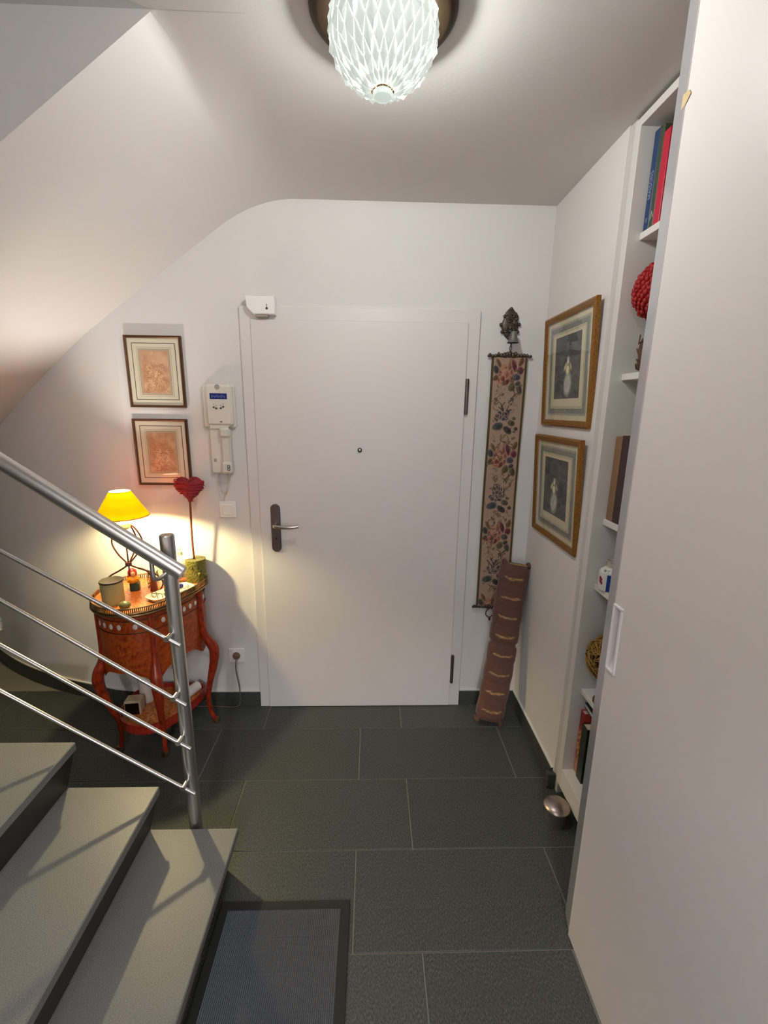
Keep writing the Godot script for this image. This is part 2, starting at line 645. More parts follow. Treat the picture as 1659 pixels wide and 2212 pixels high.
func door() -> void:
	var d := Node3D.new()
	d.name = "door_1"
	d.set_meta("kind", "structure")
	add_child(d)
	tag(d, "white flush entrance door with steel lever and peephole")
	d.position = Vector3(0.493, 0, 0)
	var m := M.new()
	m.span(0.0, 0.985, 0.004, 1.985, -0.018, 0.022, 0.002)
	obj("leaf", m, lacquer, d)
	m = M.new()
	# casing: flat boards and a raised inner stop
	m.span(-0.050, 0.002, 0.0, 2.04, -0.10, 0.014, 0.002)
	m.span(0.983, 1.040, 0.0, 2.04, -0.10, 0.014, 0.002)
	m.span(-0.050, 1.040, 1.985, 2.04, -0.10, 0.0139, 0.002)
	obj("frame", m, lacquer, d)
	m = M.new()
	m.span(0.0, 0.985, 0.0, 0.012, -0.12, -0.02)
	obj("threshold", m, mat("3a3834", 0.6), d)
	var bronze := mat("6e625c", 0.36, 0.85)
	for h in [[1.578, 1.743], [0.145, 0.312]]:
		m = M.new()
		m.lathe([Vector2(0.0, h[0]), Vector2(0.008, h[0] + 0.001), Vector2(0.009, h[0] + 0.006), Vector2(0.009, h[1] - 0.006), Vector2(0.008, h[1] - 0.001), Vector2(0.0, h[1])], 14, Vector3(0.992, 0, 0.022))
		var mid: float = lerpf(h[0], h[1], 0.78)
		m.lathe([Vector2(0.0, mid - 0.002), Vector2(0.0096, mid - 0.002), Vector2(0.0096, mid + 0.002), Vector2(0.0, mid + 0.002)], 14, Vector3(0.992, 0, 0.022))
		obj("hinge", m, bronze, d)
	# escutcheon and lever
	m = M.new()
	var poly := PackedVector2Array()
	for k in 13:
		var a := PI * k / 12.0
		poly.append(Vector2(0.0765 + 0.0235 * cos(a), -1.1165 - 0.0235 * sin(a)))
	for k in 13:
		var a := PI + PI * k / 12.0
		poly.append(Vector2(0.0765 + 0.0235 * cos(a), -0.9185 - 0.0235 * sin(a)))
	m.prism(poly, 0.022, 0.032, Vector3.ZERO, Basis(Vector3.RIGHT, Vector3(0, 0, 1), Vector3(0, -1, 0)), 0.003)
	var pl := obj("handle_plate", m, bronze, d)
	m = M.new()
	m.lathe([Vector2(0.0, 0.0), Vector2(0.005, 0.0), Vector2(0.005, 0.002), Vector2(0.0, 0.003)], 12, Vector3(0.0765, 0.965, 0.031), Basis(Vector3.RIGHT, Vector3(0, 0, 1), Vector3(0, -1, 0)))
	obj("keyhole_cover", m, mat("4e443f", 0.4, 0.8), pl)
	m = M.new()
	m.tube(curve([Vector3(0.0765, 1.038, 0.03), Vector3(0.0765, 1.038, 0.062), Vector3(0.083, 1.038, 0.074), Vector3(0.10, 1.037, 0.080), Vector3(0.15, 1.036, 0.084), Vector3(0.195, 1.040, 0.078)], 6), 0.0095, 12)
	obj("handle", m, mat("c4bfb8", 0.25, 1.0), d)
	m = M.new()
	m.lathe([Vector2(0.0, 0.022), Vector2(0.0105, 0.022), Vector2(0.0105, 0.027), Vector2(0.008, 0.029), Vector2(0.0, 0.0292)], 20, Vector3(0.491, 1.407, 0), Basis(Vector3.RIGHT, Vector3(0, 0, 1), Vector3(0, -1, 0)))
	var pp := obj("peephole", m, mat("3b3733", 0.35, 0.8), d)
	m = M.new()
	m.ball(Vector3(0.491, 1.407, 0.0285), Vector3(0.006, 0.006, 0.003), 12, 8)
	obj("lens", m, mat("e8ecef", 0.08, 0.6), pp)

func stairs() -> void:
	var t := thing("staircase", "dark stone staircase of deep treads rising to the left", "stairs", Vector3(-0.5, 0, 1.75))
	var rise := 0.177
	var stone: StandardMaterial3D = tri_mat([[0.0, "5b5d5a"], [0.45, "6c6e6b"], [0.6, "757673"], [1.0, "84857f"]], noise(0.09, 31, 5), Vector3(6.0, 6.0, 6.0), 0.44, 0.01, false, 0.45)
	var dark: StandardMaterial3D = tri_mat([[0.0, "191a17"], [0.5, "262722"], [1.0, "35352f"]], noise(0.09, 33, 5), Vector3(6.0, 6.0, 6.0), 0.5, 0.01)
	for k in 7:
		var nose := 0.093 - 0.2518 * k
		var top := rise * (k + 1)
		var back := nose - 0.2518 - 0.052
		var m := M.new()
		m.box(Vector3((nose + back) / 2.0, top - 0.015, 2.06), Vector3(nose - back, 0.03, 2.32), 0.003)
		obj("tread", m, stone, t)
		m = M.new()   # riser leans back under the nosing
		var s := m.mark()
		var y0 := top - rise
		var y1 := top - 0.03
		var a := nose - 0.006
		var b := nose - 0.048
		var e := back + 0.002
		m.quad(Vector3(b, y0, 0.905), Vector3(a, y1, 0.905), Vector3(a, y1, 3.2), Vector3(b, y0, 3.2))
		m.quad(Vector3(e, y0, 0.905), Vector3(e, y1, 0.905), Vector3(a, y1, 0.905), Vector3(b, y0, 0.905))
		m.quad(Vector3(e, y1, 0.905), Vector3(e, y1, 3.2), Vector3(a, y1, 3.2), Vector3(a, y1, 0.905))
		m.quad(Vector3(e, y0, 0.905), Vector3(b, y0, 0.905), Vector3(b, y0, 3.2), Vector3(e, y0, 3.2))
		m.quad(Vector3(b, y0, 3.2), Vector3(a, y1, 3.2), Vector3(e, y1, 3.2), Vector3(e, y0, 3.2))
		m.quad(Vector3(e, y0, 0.905), Vector3(e, y0, 3.2), Vector3(e, y1, 3.2), Vector3(e, y1, 0.905))
		m.fix(s)
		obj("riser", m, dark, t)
		if k > 0:
			m = M.new()
			m.span(nose - 0.0475, nose - 0.0440, y0, y0 + 0.003, 0.906, 3.2)
			obj("grout_line", m, mat("6f6e66", 0.9), t)

func railing() -> void:
	var t := thing("stair_railing", "brushed stainless steel stair railing with round handrail and thin rods", "railing", Vector3(-0.064, 0, 0.872))
	var m := M.new()
	m.lathe([Vector2(0.0212, 0.0), Vector2(0.0212, 1.222), Vector2(0.019, 1.2262), Vector2(0.0, 1.2272)], 32, Vector3(-0.064, 0, 0.872))
	m.lathe([Vector2(0.0, 0.0), Vector2(0.034, 0.0), Vector2(0.034, 0.005), Vector2(0.0, 0.007)], 32, Vector3(-0.064, 0, 0.872))
	obj("post", m, steel, t)
	m = M.new()
	var a := Vector3(-0.000, 1.127, 0.935)
	var dir := Vector3(-1.0, 0.70, 0.0).normalized()
	m.tube([a, a + dir * 0.003, a + dir * 2.0], [0.0195, 0.0212, 0.0212], 32)
	obj("handrail", m, steel, t, 30.0)
	m = M.new()
	m.tube(curve([Vector3(-0.085, 1.180, 0.935), Vector3(-0.085, 1.125, 0.935), Vector3(-0.083, 1.108, 0.930), Vector3(-0.076, 1.104, 0.915), Vector3(-0.066, 1.112, 0.888)], 6), 0.0062, 10)
	obj("handrail_bracket", m, steel, t)
	var rods := [[-0.52, 1.188, 0.028, 0.844, 0.862], [-0.547, 1.036, -0.03, 0.673, 0.692], [-0.573, 0.888, -0.036, 0.515, 0.524], [-0.601, 0.731, -0.039, 0.341, 0.367]]
	for q in rods:
		m = M.new()
		var e := Vector3(-0.035, q[3] + (-0.035 - q[2]) * -0.655, 0.918)
		var f := Vector3(q[0], q[1], 0.918)
		var d := (f - e).normalized()
		m.tube([e, e + d * 0.002, e + d * 2.0], [0.005, 0.0061, 0.0061], 14)
		var rod := obj("rod", m, steel, t, 30.0)
		m = M.new()
		var c := e + d * 0.045
		m.tube([c + Vector3(0, 0, 0.007), Vector3(c.x + 0.004, c.y, 0.880)], 0.0085, 14)
		obj("rod_holder", m, steel, rod)

func ceiling_lamp() -> void:
	var c := Vector3(0.567, 2.425, 0.95)
	var t := thing("ceiling_lamp", "round ceiling lamp with faceted cut glass globe on a bronze plate", "lamp", Vector3(0.567, HC, 0.95))
	var m := M.new()
	var prof := [Vector2(0.0, HC - 0.018), Vector2(0.12, HC - 0.019), Vector2(0.145, HC - 0.020), Vector2(0.158, HC - 0.017), Vector2(0.166, HC - 0.009), Vector2(0.166, HC), Vector2(0.0, HC)]
	m.lathe(prof, 64, Vector3(0.567, 0, 0.95))
	obj("plate", m, mat("3b2d1c", 0.45, 0.6), t)
	# globe: rows of pointed glass scales on an egg
	m = M.new()
	var rows := 10
	var n: int = 27
	var rad := func(f: float) -> Vector2:   # f 0 at top .. 1 at bottom
		var a := lerpf(0.30, PI - 0.16, f)
		return Vector2(0.124 * sin(a) * (1.0 - 0.04 * f), 0.112 * cos(a))
	var at := func(f: float, j: float, lift: float) -> Vector3:
		var p: Vector2 = rad.call(clampf(f, 0.0, 1.0))
		var a := TAU * j / n
		var d := Vector3(sin(a), 0, cos(a))
		var q := Vector3(d.x * p.x, p.y, d.z * p.x)
		return c + q + (q / Vector3(0.124, 0.112, 0.124)).normalized() * lift * 0.8
	for i in range(0, rows + 1):
		for j in n:
			var o := 0.5 if i % 2 == 1 else 0.0
			var f := float(i) / rows
			var h := 1.0 / rows
			var top = at.call(f - h, j + o, 0.0)
			var bot = at.call(f + h, j + o, 0.0015)
			var lf = at.call(f, j + o - 0.5, 0.0)
			var rt = at.call(f, j + o + 0.5, 0.0)
			var mid = at.call(f + h * 0.5, j + o + 0.22 * sin(i * 2.3 + j * 1.7), 0.0075 + 0.003 * sin(i * 5.1 + j * 3.7))
			var g := m.mark()
			m.tri(top, lf, mid); m.tri(lf, bot, mid); m.tri(bot, rt, mid); m.tri(rt, top, mid)
			if (m.v[g + 1] - m.v[g]).cross(m.v[g + 2] - m.v[g]).dot(mid - c) < 0.0: m.flip(g)
	var glass := mat("eef2ee", 0.12, 0.0, 0.6)
	glass.backlight_enabled = true
	glass.backlight = Color(0.044, 0.044, 0.044)
	glass.emission_enabled = true
	glass.emission = Color(0.92, 1.0, 0.97)
	glass.emission_energy_multiplier = 0.2
	obj("glass_globe", m, glass, t, 12.0)
	m = M.new()
	var y0 := c.y - 0.112
	m.lathe([Vector2(0.0, y0 - 0.018), Vector2(0.012, y0 - 0.017), Vector2(0.021, y0 - 0.012), Vector2(0.0235, y0 - 0.006), Vector2(0.022, y0 + 0.002), Vector2(0.0, y0 + 0.004)], 24, Vector3(c.x, 0, c.z))
	var kn := mat("e6ebe6", 0.1, 0.0, 0.6)
	kn.backlight_enabled = true
	kn.backlight = Color(0.04, 0.04, 0.04)
	kn.emission_enabled = true
	kn.emission = Color(0.9, 1.0, 0.96)
	kn.emission_energy_multiplier = 0.38
	var knob := obj("glass_knob", m, kn, t)
	m = M.new()
	m.tube(curve([Vector3(0.025, y0, 0), Vector3(0, y0, 0.025), Vector3(-0.025, y0, 0), Vector3(0, y0, -0.025)].map(func(p): return p + Vector3(c.x, 0, c.z)), 8, true), 0.0022, 8, true)
	obj("collar", m, mat("a9825e", 0.3, 0.9), knob)
	lit(OmniLight3D.new(), "ceiling_lamp_light", c + Vector3(0.012, 0.004, 0.01), Color(1.0, 0.995, 0.985), 0.385, 0.03)

func wardrobe() -> void:
	var t := thing("wardrobe", "tall white built-in wardrobe with a sliding door at right", "wardrobe", Vector3(1.5, 0, 2.1))
	var body := mat("d9d5d2", 0.5)
	var m := M.new()
	m.span(1.205, 1.86, 0.0, HC, 1.09, 3.2)
	obj("body", m, body, t)
	m = M.new()
	# door panel with an opening for the shell pull
	var y0 := 0.945
	var y1 := 1.122
	var z0 := 1.136
	var z1 := 1.168
	m.span(1.172, 1.196, 0.006, HC - 0.004, z1, 2.35)
	m.span(1.172, 1.196, 0.006, y0, 1.131, z1)
	m.span(1.172, 1.196, y1, HC - 0.004, 1.131, z1)
	m.span(1.172, 1.196, y0, y1, 1.131, z0)
	var dr := obj("sliding_door", m, lacquer, t)
	m = M.new()
	m.span(1.184, 1.203, 0.006, HC - 0.004, 2.352, 3.2)
	obj("sliding_door", m, lacquer, t)
	# handle: raised rim and dished inside
	m = M.new()
	var w := 0.0035
	m.span(1.1675, 1.1735, y1 - w, y1 + w, z0 - w - 0.002, z1 + w, 0.0012)
	m.span(1.1675, 1.1735, y0 - w, y0 + w, z0 - w - 0.002, z1 + w, 0.0012)
	m.span(1.1675, 1.1735, y0, y1, z1 - w, z1 + w, 0.0012)
	m.span(1.1675, 1.1735, y0, y1, z0 - w - 0.002, z0 + w - 0.002, 0.0012)
	var rows := []
	for i in 9:
		var row := []
		for j in 9:
			var u := i / 8.0
			var q := j / 8.0
			var dep := 0.016 * minf(1.0, 5.0 * minf(u, 1.0 - u)) * sin(PI * clampf(q, 0.0, 1.0)) ** 0.5
			row.append(Vector3(1.173 + dep, lerpf(y0, y1, u), lerpf(z0, z1, q)))
		rows.append(row)
	var g := m.mark()
	m.grid(rows)
	if (m.v[g + 1] - m.v[g]).cross(m.v[g + 2] - m.v[g]).x > 0.0: m.flip(g)
	obj("handle", m, mat("e6e2e2", 0.3), dr)
	# slanted aluminium edge profile with a bright bead
	m = M.new()
	var poly := PackedVector2Array([Vector2(1.1745, 1.1295), Vector2(1.190, 1.066), Vector2(1.198, 1.066), Vector2(1.198, 1.1295)])
	m.prism(poly, 0.004, HC - 0.004)
	obj("edge_profile", m, mat("d2d1d6", 0.2, 0.55), t)
	m = M.new()
	m.span(1.1712, 1.176, 0.006, HC - 0.004, 1.1286, 1.1308)
	obj("edge_bead", m, mat("cfc4c0", 0.2, 0.3), t)
	m = M.new()
	var q := [Vector3(1.1708, 2.200, 1.119), Vector3(1.1705, 2.202, 1.131), Vector3(1.1702, 2.215, 1.146), Vector3(1.1704, 2.224, 1.139), Vector3(1.1708, 2.226, 1.120)]
	for k in [[0, 1, 2], [0, 2, 3], [0, 3, 4]]:
		m.tri(q[k[0]], q[k[2]], q[k[1]])
		var o := Vector3(0.0006, 0, 0)
		m.tri(q[k[0]] + o, q[k[1]] + o, q[k[2]] + o)
	tag(obj("masking_tape", m, tri_mat([[0.0, "b59a6c"], [1.0, "e2cfa4"]], noise(0.05, 5), Vector3(30, 30, 30), 0.7)), "small torn strip of tan masking tape stuck high on the wardrobe door edge", "tape")

func bookshelf() -> void:
	var t := thing("bookshelf", "tall narrow white bookshelf recessed between right wall and wardrobe", "bookshelf", Vector3(1.5, 0, 0.85))
	var body := mat("d8d5ce", 0.5)
	var edge := mat("e2dfd8", 0.45)
	var m := M.new()
	m.span(XR + 0.006, 1.70, 0.0, HC, 0.565, 0.597)
	obj("filler_strip", m, mat("c9c5be", 0.6), t)
	m = M.new()
	m.span(XR, 1.70, 0.062, 2.462, 0.597, 0.629, 0.001)
	obj("side_panel", m, body, t)
	m = M.new()
	m.span(XR, 1.70, 0.062, 2.462, 1.062, 1.084, 0.001)
	obj("side_panel", m, body, t)
	m = M.new()
	m.span(1.69, 1.71, 0.062, 2.462, 0.62, 1.084)
	obj("back_panel", m, body, t)
	m = M.new()
	m.span(XR, 1.69, 2.438, 2.462, 0.629, 1.062, 0.001)
	obj("top_panel", m, body, t)
	for y in [2.15, 1.725, 1.223, 0.971, 0.528]:
		m = M.new()
		m.span(1.388, 1.69, y - 0.021, y, 0.629, 1.062, 0.001)
		obj("shelf", m, edge, t)
	m = M.new()
	m.span(XR, 1.69, 0.062, 0.150, 0.629, 1.062, 0.001)
	obj("bottom_board", m, edge, t)
	m = M.new()
	m.span(1.385, 1.69, 0.0, 0.062, 0.60, 1.084)
	obj("plinth", m, mat("4c4a47", 0.7), t)

# ---------------------------------------------------------------- furniture
var outline := []   # table top outline, room x and z
func top_at(scale: float, n := 6) -> PackedVector2Array:
	var c := Vector3(-0.485, 0, 0.20)
	var pts := []
	for q in [[-0.490, 0.436], [-0.405, 0.408], [-0.350, 0.345], [-0.312, 0.262], [-0.276, 0.165], [-0.268, 0.07], [-0.30, 0.028], [-0.40, 0.018], [-0.50, 0.016], [-0.61, 0.03], [-0.68, 0.08], [-0.705, 0.175], [-0.698, 0.275], [-0.662, 0.355], [-0.585, 0.415]]:
		pts.append(c + (Vector3(q[0], 0, q[1]) - c) * scale)
	var out := PackedVector2Array()
	for p in curve(pts, n, true): out.append(Vector2(p.x, p.z))
	return out

func side_table() -> void:
	var t := thing("side_table", "small oval red-brown marquetry table with curved legs and brass gallery", "table", Vector3(-0.485, 0, 0.20))
	var red := tri_mat([[0.0, "62200a"], [0.38, "923710"], [0.55, "a24612"], [0.66, "ae5220"], [0.78, "983c12"], [1.0, "bc7438"]], noise(0.018, 21, 6), Vector3(4.5, 3.2, 4.5), 0.3, 0.0, false, 0.5)
	var burl := tri_mat([[0.0, "8a4018"], [0.4, "b9652c"], [0.6, "d08c50"], [0.8, "bd6c34"], [1.0, "e4b27c"]], noise(0.028, 22, 6), Vector3(4, 4, 4), 0.28, 0.0, false, 0.5)
	var legm := tri_mat([[0.0, "571109"], [0.5, "902b10"], [1.0, "b04518"]], noise(0.02, 23, 4), Vector3(6, 2, 6), 0.3)
	var brass := mat("8d7350", 0.32, 0.9)
	var m := M.new()
	m.prism(top_at(0.985), 0.738, 0.757, Vector3.ZERO, Basis(), 0.003)
	obj("table_top", m, burl, t)
	# pierced brass gallery
	m = M.new()
	var ring := []
	for q in top_at(1.0): ring.append(Vector3(q.x, 0.0, q.y))
	m.tube(ring.map(func(p): return p + Vector3(0, 0.752, 0)), 0.0042, 6, true)
	m.tube(ring.map(func(p): return p + Vector3(0, 0.775, 0)), 0.0030, 6, true)
	m.tube(ring.map(func(p): return p + Vector3(0, 0.741, 0)), 0.0050, 6, true)
	for k in ring.size():
		for h in 2:
			var p: Vector3 = ring[k].lerp(ring[(k + 1) % ring.size()], h * 0.5)
			m.box(p + Vector3(0, 0.764, 0), Vector3(0.0035, 0.022, 0.0035), 0.0, Basis(Vector3.UP, k * 0.4))
	obj("gallery", m, brass, t)
	# body: walls that follow the outline, lower edge arched between the legs
	var legs := [[Vector2(-0.655, 0.345), 0], [Vector2(-0.400, 0.385), 0], [Vector2(-0.272, 0.14), 1], [Vector2(-0.66, 0.06), 1]]
	m = M.new()
	var oo := top_at(0.93)
	var lo := []
	var hi := []
	for q in oo:
		var near := 9.0
		for l in legs: near = minf(near, (l[0] as Vector2).distance_to(q))
		lo.append(Vector3(q.x, 0.462 - 0.055 * exp(-near * near / 0.0022), q.y))
		hi.append(Vector3(q.x, 0.738, q.y))
	m.grid([lo, hi], false, true)
	if (m.v[1] - m.v[0]).cross(m.v[2] - m.v[0]).dot(lo[0] - Vector3(-0.485, lo[0].y, 0.2)) < 0.0: m.flip(0)
	var e := m.mark()
	m.prism(top_at(0.92), 0.466, 0.470)
	var body := obj("body", m, red, t)
	m = M.new()
	var b2 := top_at(0.94)
	m.tube(Array(b2).map(func(p): return Vector3(p.x, 0.712, p.y)), 0.0022, 5, true)
	m.tube(Array(b2).map(func(p): return Vector3(p.x, 0.655, p.y)), 0.0022, 5, true)
	obj("inlay_line", m, mat("3b1206", 0.4), body)
	# pale oval inlays round the frieze
	var pearl := mat("cfc6bd", 0.35)
	var fr := top_at(0.937, 24)
	var dist := 0.0
	var last := fr[0]
	var want := []
	for k in fr.size():
		var q := fr[k]
		var a := atan2(q.y - 0.2, q.x + 0.485)
		if k > 0: dist += q.distance_to(last)
		last = q
		if dist >= 0.036:
			dist = 0.0
			var skip := false
			for l in legs:
				if (l[0] as Vector2).distance_to(q) < 0.032: skip = true
			if not skip and q.y > 0.06:
				var nx := (fr[(k + 1) % fr.size()] - fr[k - 1]).normalized()
				m = M.new()
				var bs := Basis(Vector3(nx.x, 0, nx.y), Vector3.UP, Vector3(-nx.y, 0, nx.x))
				m.ball(Vector3(q.x, 0.684, q.y), Vector3(0.0095, 0.013, 0.0025), 14, 8, bs)
				obj("medallion", m, pearl, body)
	# legs
	var off := [[0.0, 0.0, 0.004, 0.030, 0.036, 0.026, 0.0, -0.022, -0.024, -0.012], [0.0, 0.0, 0.012, 0.045, 0.048, 0.040, 0.016, 0.004, 0.010, 0.036]]
	var ys := [0.735, 0.58, 0.50, 0.43, 0.385, 0.33, 0.23, 0.15, 0.07, 0.004]
	var rr := [0.016, 0.016, 0.018, 0.024, 0.024, 0.021, 0.015, 0.012, 0.010, 0.013]
	for l in legs:
		m = M.new()
		var c := Vector2(-0.485, 0.20)
		var d: Vector2 = (l[0] - c).normalized()
		var base: Vector2 = c + (l[0] - c) * 0.95
		var path := []
		for k in ys.size():
			path.append(Vector3(base.x + d.x * off[l[1]][k], ys[k], base.y + d.y * off[l[1]][k]))
		m.tube(curve(path, 5), curve_r(rr, 5), 12)
		var lg := obj("leg", m, legm, t)
		m = M.new()
		var f: Vector3 = path[-1]
		m.lathe([Vector2(0.0, 0.0), Vector2(0.0135, 0.0), Vector2(0.016, 0.006), Vector2(0.0125, 0.026), Vector2(0.0, 0.028)], 12, Vector3(f.x, 0, f.z))
		obj("sabot", m, brass, lg)
	# lower tray with a raised rim
	m = M.new()
	m.prism(top_at(0.78), 0.140, 0.152)
	var us := obj("undershelf", m, burl, t)
	m = M.new()
	var ro := Array(top_at(0.80)).map(func(p): return Vector3(p.x, 0, p.y))
	var ri := Array(top_at(0.765)).map(func(p): return Vector3(p.x, 0, p.y))
	var pr := [[ro, 0.132], [ro, 0.176], [ri, 0.176], [ri, 0.150]]
	var rws := []
	for q in pr: rws.append((q[0] as Array).map(func(p): return p + Vector3(0, q[1], 0)))
	m.grid(rws, false, true)
	if (m.v[1] - m.v[0]).cross(m.v[2] - m.v[0]).dot(ro[0] - Vector3(-0.485, 0, 0.2)) < 0.0: m.flip(0)
	obj("undershelf_rim", m, tri_mat([[0.0, "7a1414"], [0.5, "98281c"], [1.0, "b2481f"]], noise(0.02, 24, 4), Vector3(5, 5, 5), 0.35), us)

func table_lamp() -> void:
	var c := Vector3(-0.528, 0.757, 0.268)
	var t := thing("table_lamp", "lit table lamp with yellow conical shade on curled wrought iron legs", "lamp", c)
	var iron := mat("5a3428", 0.5, 0.3)
	var m := M.new()
	# three bowed wire legs
	for k in 3:
		var a := [3.2, -0.6, -1.35][k] as float
		var d := Vector3(cos(a), 0, sin(a))
		m = M.new()
		var w := []
		for q in [[0.006, 0.345], [0.035, 0.325], [0.058, 0.28], [0.062, 0.245], [0.040, 0.20], [0.010, 0.165], [0.009, 0.150], [0.045, 0.125], [0.095, 0.095], [0.128, 0.050], [0.122, 0.018], [0.104, 0.004]]:
			w.append(c + d * q[0] + Vector3(0, q[1], 0))
		m.tube(curve(w, 5), 0.0036, 8)
		obj("leg", m, iron, t)
	m = M.new()
	m.tube([c + Vector3(0, 0.10, 0), c + Vector3(0, 0.345, 0)], 0.0032, 8)
	m.tube([c + Vector3(0, 0.150, 0), c + Vector3(0, 0.166, 0)], 0.013, 12)
	obj("stem", m, iron, t)
	m = M.new()
	m.lathe([Vector2(0.0, 0.315), Vector2(0.018, 0.318), Vector2(0.026, 0.330), Vector2(0.024, 0.345), Vector2(0.014, 0.352), Vector2(0.012, 0.360), Vector2(0.012, 0.385), Vector2(0.0, 0.386)], 20, c)
	obj("socket", m, mat("d9dc96", 0.4), t)
	var sh := StandardMaterial3D.new()
	sh.albedo_color = Color(1.0, 0.72, 0.03)
	sh.roughness = 0.85
	sh.metallic_specular = 0.2
	sh.backlight_enabled = true
	sh.backlight = Color(0.74, 0.40, 0.001)
	m = M.new()
	m.lathe([Vector2(0.104, 0.378), Vector2(0.0725, 0.432), Vector2(0.041, 0.486)], 48, c, Basis(), false)
	if (m.v[1] - m.v[0]).cross(m.v[2] - m.v[0]).dot(m.v[0] - c - Vector3(0, 0.372, 0)) < 0.0: m.flip(0)
	var s := obj("shade", m, sh, t)
	m = M.new()
	m.lathe([Vector2(0.1025, 0.379), Vector2(0.071, 0.432), Vector2(0.0395, 0.4855)], 48, c, Basis(), false)
	if (m.v[1] - m.v[0]).cross(m.v[2] - m.v[0]).dot(m.v[0] - c - Vector3(0, 0.372, 0)) > 0.0: m.flip(0)
	var lining := mat("f2ead8", 0.8)
	lining.backlight_enabled = true
	lining.backlight = Color(1.0, 0.95, 0.85)
	obj("shade_lining", m, lining, s)
	m = M.new()
	for q in [[0.104, 0.378, 0.0022], [0.041, 0.486, 0.0014]]:
		var ring := []
		for k in 40:
			ring.append(c + Vector3(q[0] * cos(TAU * k / 40), q[1], q[0] * sin(TAU * k / 40)))
		m.tube(ring, q[2], 6, true)
	obj("shade_rim", m, mat("d89a2a", 0.8), s)
	m = M.new()
	m.ball(c + Vector3(0, 0.424, 0), Vector3(0.019, 0.024, 0.019), 16, 10)
	var b := mat("fff4e0", 0.5)
	b.emission_enabled = true
	b.emission = Color(1.0, 0.93, 0.78)
	b.emission_energy_multiplier = 3.0
	obj("bulb", m, b, t)
	lit(OmniLight3D.new(), "table_lamp_light", c + Vector3(0, 0.424, 0), Color(1.0, 0.91, 0.74), 0.07, 0.018)
	for q in [["table_lamp_down_light", -0.002, -PI / 2, 85.0, Color(1.0, 0.925, 0.68), 0.56], ["table_lamp_up_light", 0.002, PI / 2, 60.0, Color(1.0, 1.0, 1.0), 0.30]]:
		var sp := SpotLight3D.new()
		lit(sp, q[0], c + Vector3(0, 0.424 + q[1], 0), q[4], q[5], 0.018)
		sp.rotation = Vector3(q[2], 0, 0)
		sp.spot_angle = q[3]
		sp.spot_angle_attenuation = 0.4
	# cord to the socket by the door
	m = M.new()
	m.tube(curve([Vector3(-0.162, 0.302, 0.03), Vector3(-0.160, 0.285, 0.05), Vector3(-0.166, 0.22, 0.032), Vector3(-0.158, 0.12, 0.022), Vector3(-0.160, 0.03, 0.020), Vector3(-0.19, 0.006, 0.028), Vector3(-0.30, 0.006, 0.020), Vector3(-0.55, 0.006, 0.020)], 8), 0.003, 7)
	var pc := thing("power_cord", "thin brown lamp cord hanging from the socket beside the door", "cord", Vector3(-0.160, 0, 0.02))
	var cord := obj("cord", m, mat("6b5a48", 0.6), pc)
	m = M.new()
	m.lathe([Vector2(0.0, 0.008), Vector2(0.019, 0.008), Vector2(0.018, 0.02), Vector2(0.010, 0.034), Vector2(0.0, 0.036)], 18, Vector3(-0.165, 0.307, 0), Basis(Vector3.RIGHT, Vector3(0, 0, 1), Vector3(0, -1, 0)))
	obj("plug", m, mat("6f5542", 0.5), pc)

# ---------------------------------------------------------------- pictures
func sketch(seed_: int) -> Image:
	rng.seed = seed_
	var im := Image.create(120, 160, false, Image.FORMAT_RGB8)
	im.fill(Color("c99a72"))
	for k in 40:
		blob(im, rf(0, 120), rf(0, 160), rf(10, 34), rf(10, 34), rf(0, 3), Color("d8ad84") if rng.randf() < 0.5 else Color("bd8a60"), 1.0)
	for k in 120:
		var p := Vector2(rf(14, 106), rf(40, 152))
		stroke(im, p, p + Vector2(rf(-22, 22), rf(-6, 26)), rf(-0.5, 0.5), rf(0.8, 1.8), Color("a9683c", 0.45))
	for k in 50:
		var p := Vector2(rf(24, 96), rf(56, 146))
		stroke(im, p, p + Vector2(rf(-16, 16), rf(-4, 18)), rf(-0.6, 0.6), rf(0.8, 1.6), Color("ecc9a2", 0.6))
	return im

func engraving(seed_: int, fx: float) -> Image:
	rng.seed = seed_
	var im := Image.create(140, 190, false, Image.FORMAT_RGB8)
	im.fill(Color("3c4246"))
	for k in 70:
		blob(im, rf(0, 140), rf(0, 190), rf(8, 34), rf(10, 40), rf(0, 3), [Color("2a3034"), Color("4a5052"), Color("3a4038"), Color("565a5a")][rng.randi() % 4], 1.0)
	for k in 30:
		blob(im, rf(60, 140), rf(30, 170), rf(5, 14), rf(8, 20), rf(0, 3), [Color("4c5a4c", 0.6), Color("5a4a44", 0.5), Color("6a7076", 0.5)][rng.randi() % 3], 0.9)
	for k in 60:
		blob(im, rf(0, 140), rf(150, 190), rf(3, 10), rf(2, 6), rf(0, 3), Color("474a40", 0.6), 0.9)
	# pale gown, bodice and head of a standing lady
	blob(im, fx, 146, 26, 46, 0.1, Color("d4d1c2", 0.95), 0.55)
	blob(im, fx - 2, 102, 13, 18, 0.0, Color("e6dbaa"), 0.5)
	blob(im, fx - 15, 92, 7, 19, 0.5, Color("cfc6a4", 0.95), 0.55)
	blob(im, fx + 14, 94, 6, 17, -0.4, Color("bdb495", 0.9), 0.55)
	blob(im, fx - 1, 78, 8, 12, 0.0, Color("e4dcc0"), 0.5)
	blob(im, fx - 1, 70, 11, 9, 0.0, Color("b9b4a6", 0.9), 0.6)
	for k in 25:
		stroke(im, Vector2(fx + rf(-12, 12), rf(118, 140)), Vector2(fx + rf(-18, 18), rf(150, 178)), rf(-0.1, 0.1), 0.9, Color("a3a196", 0.5))
	return im

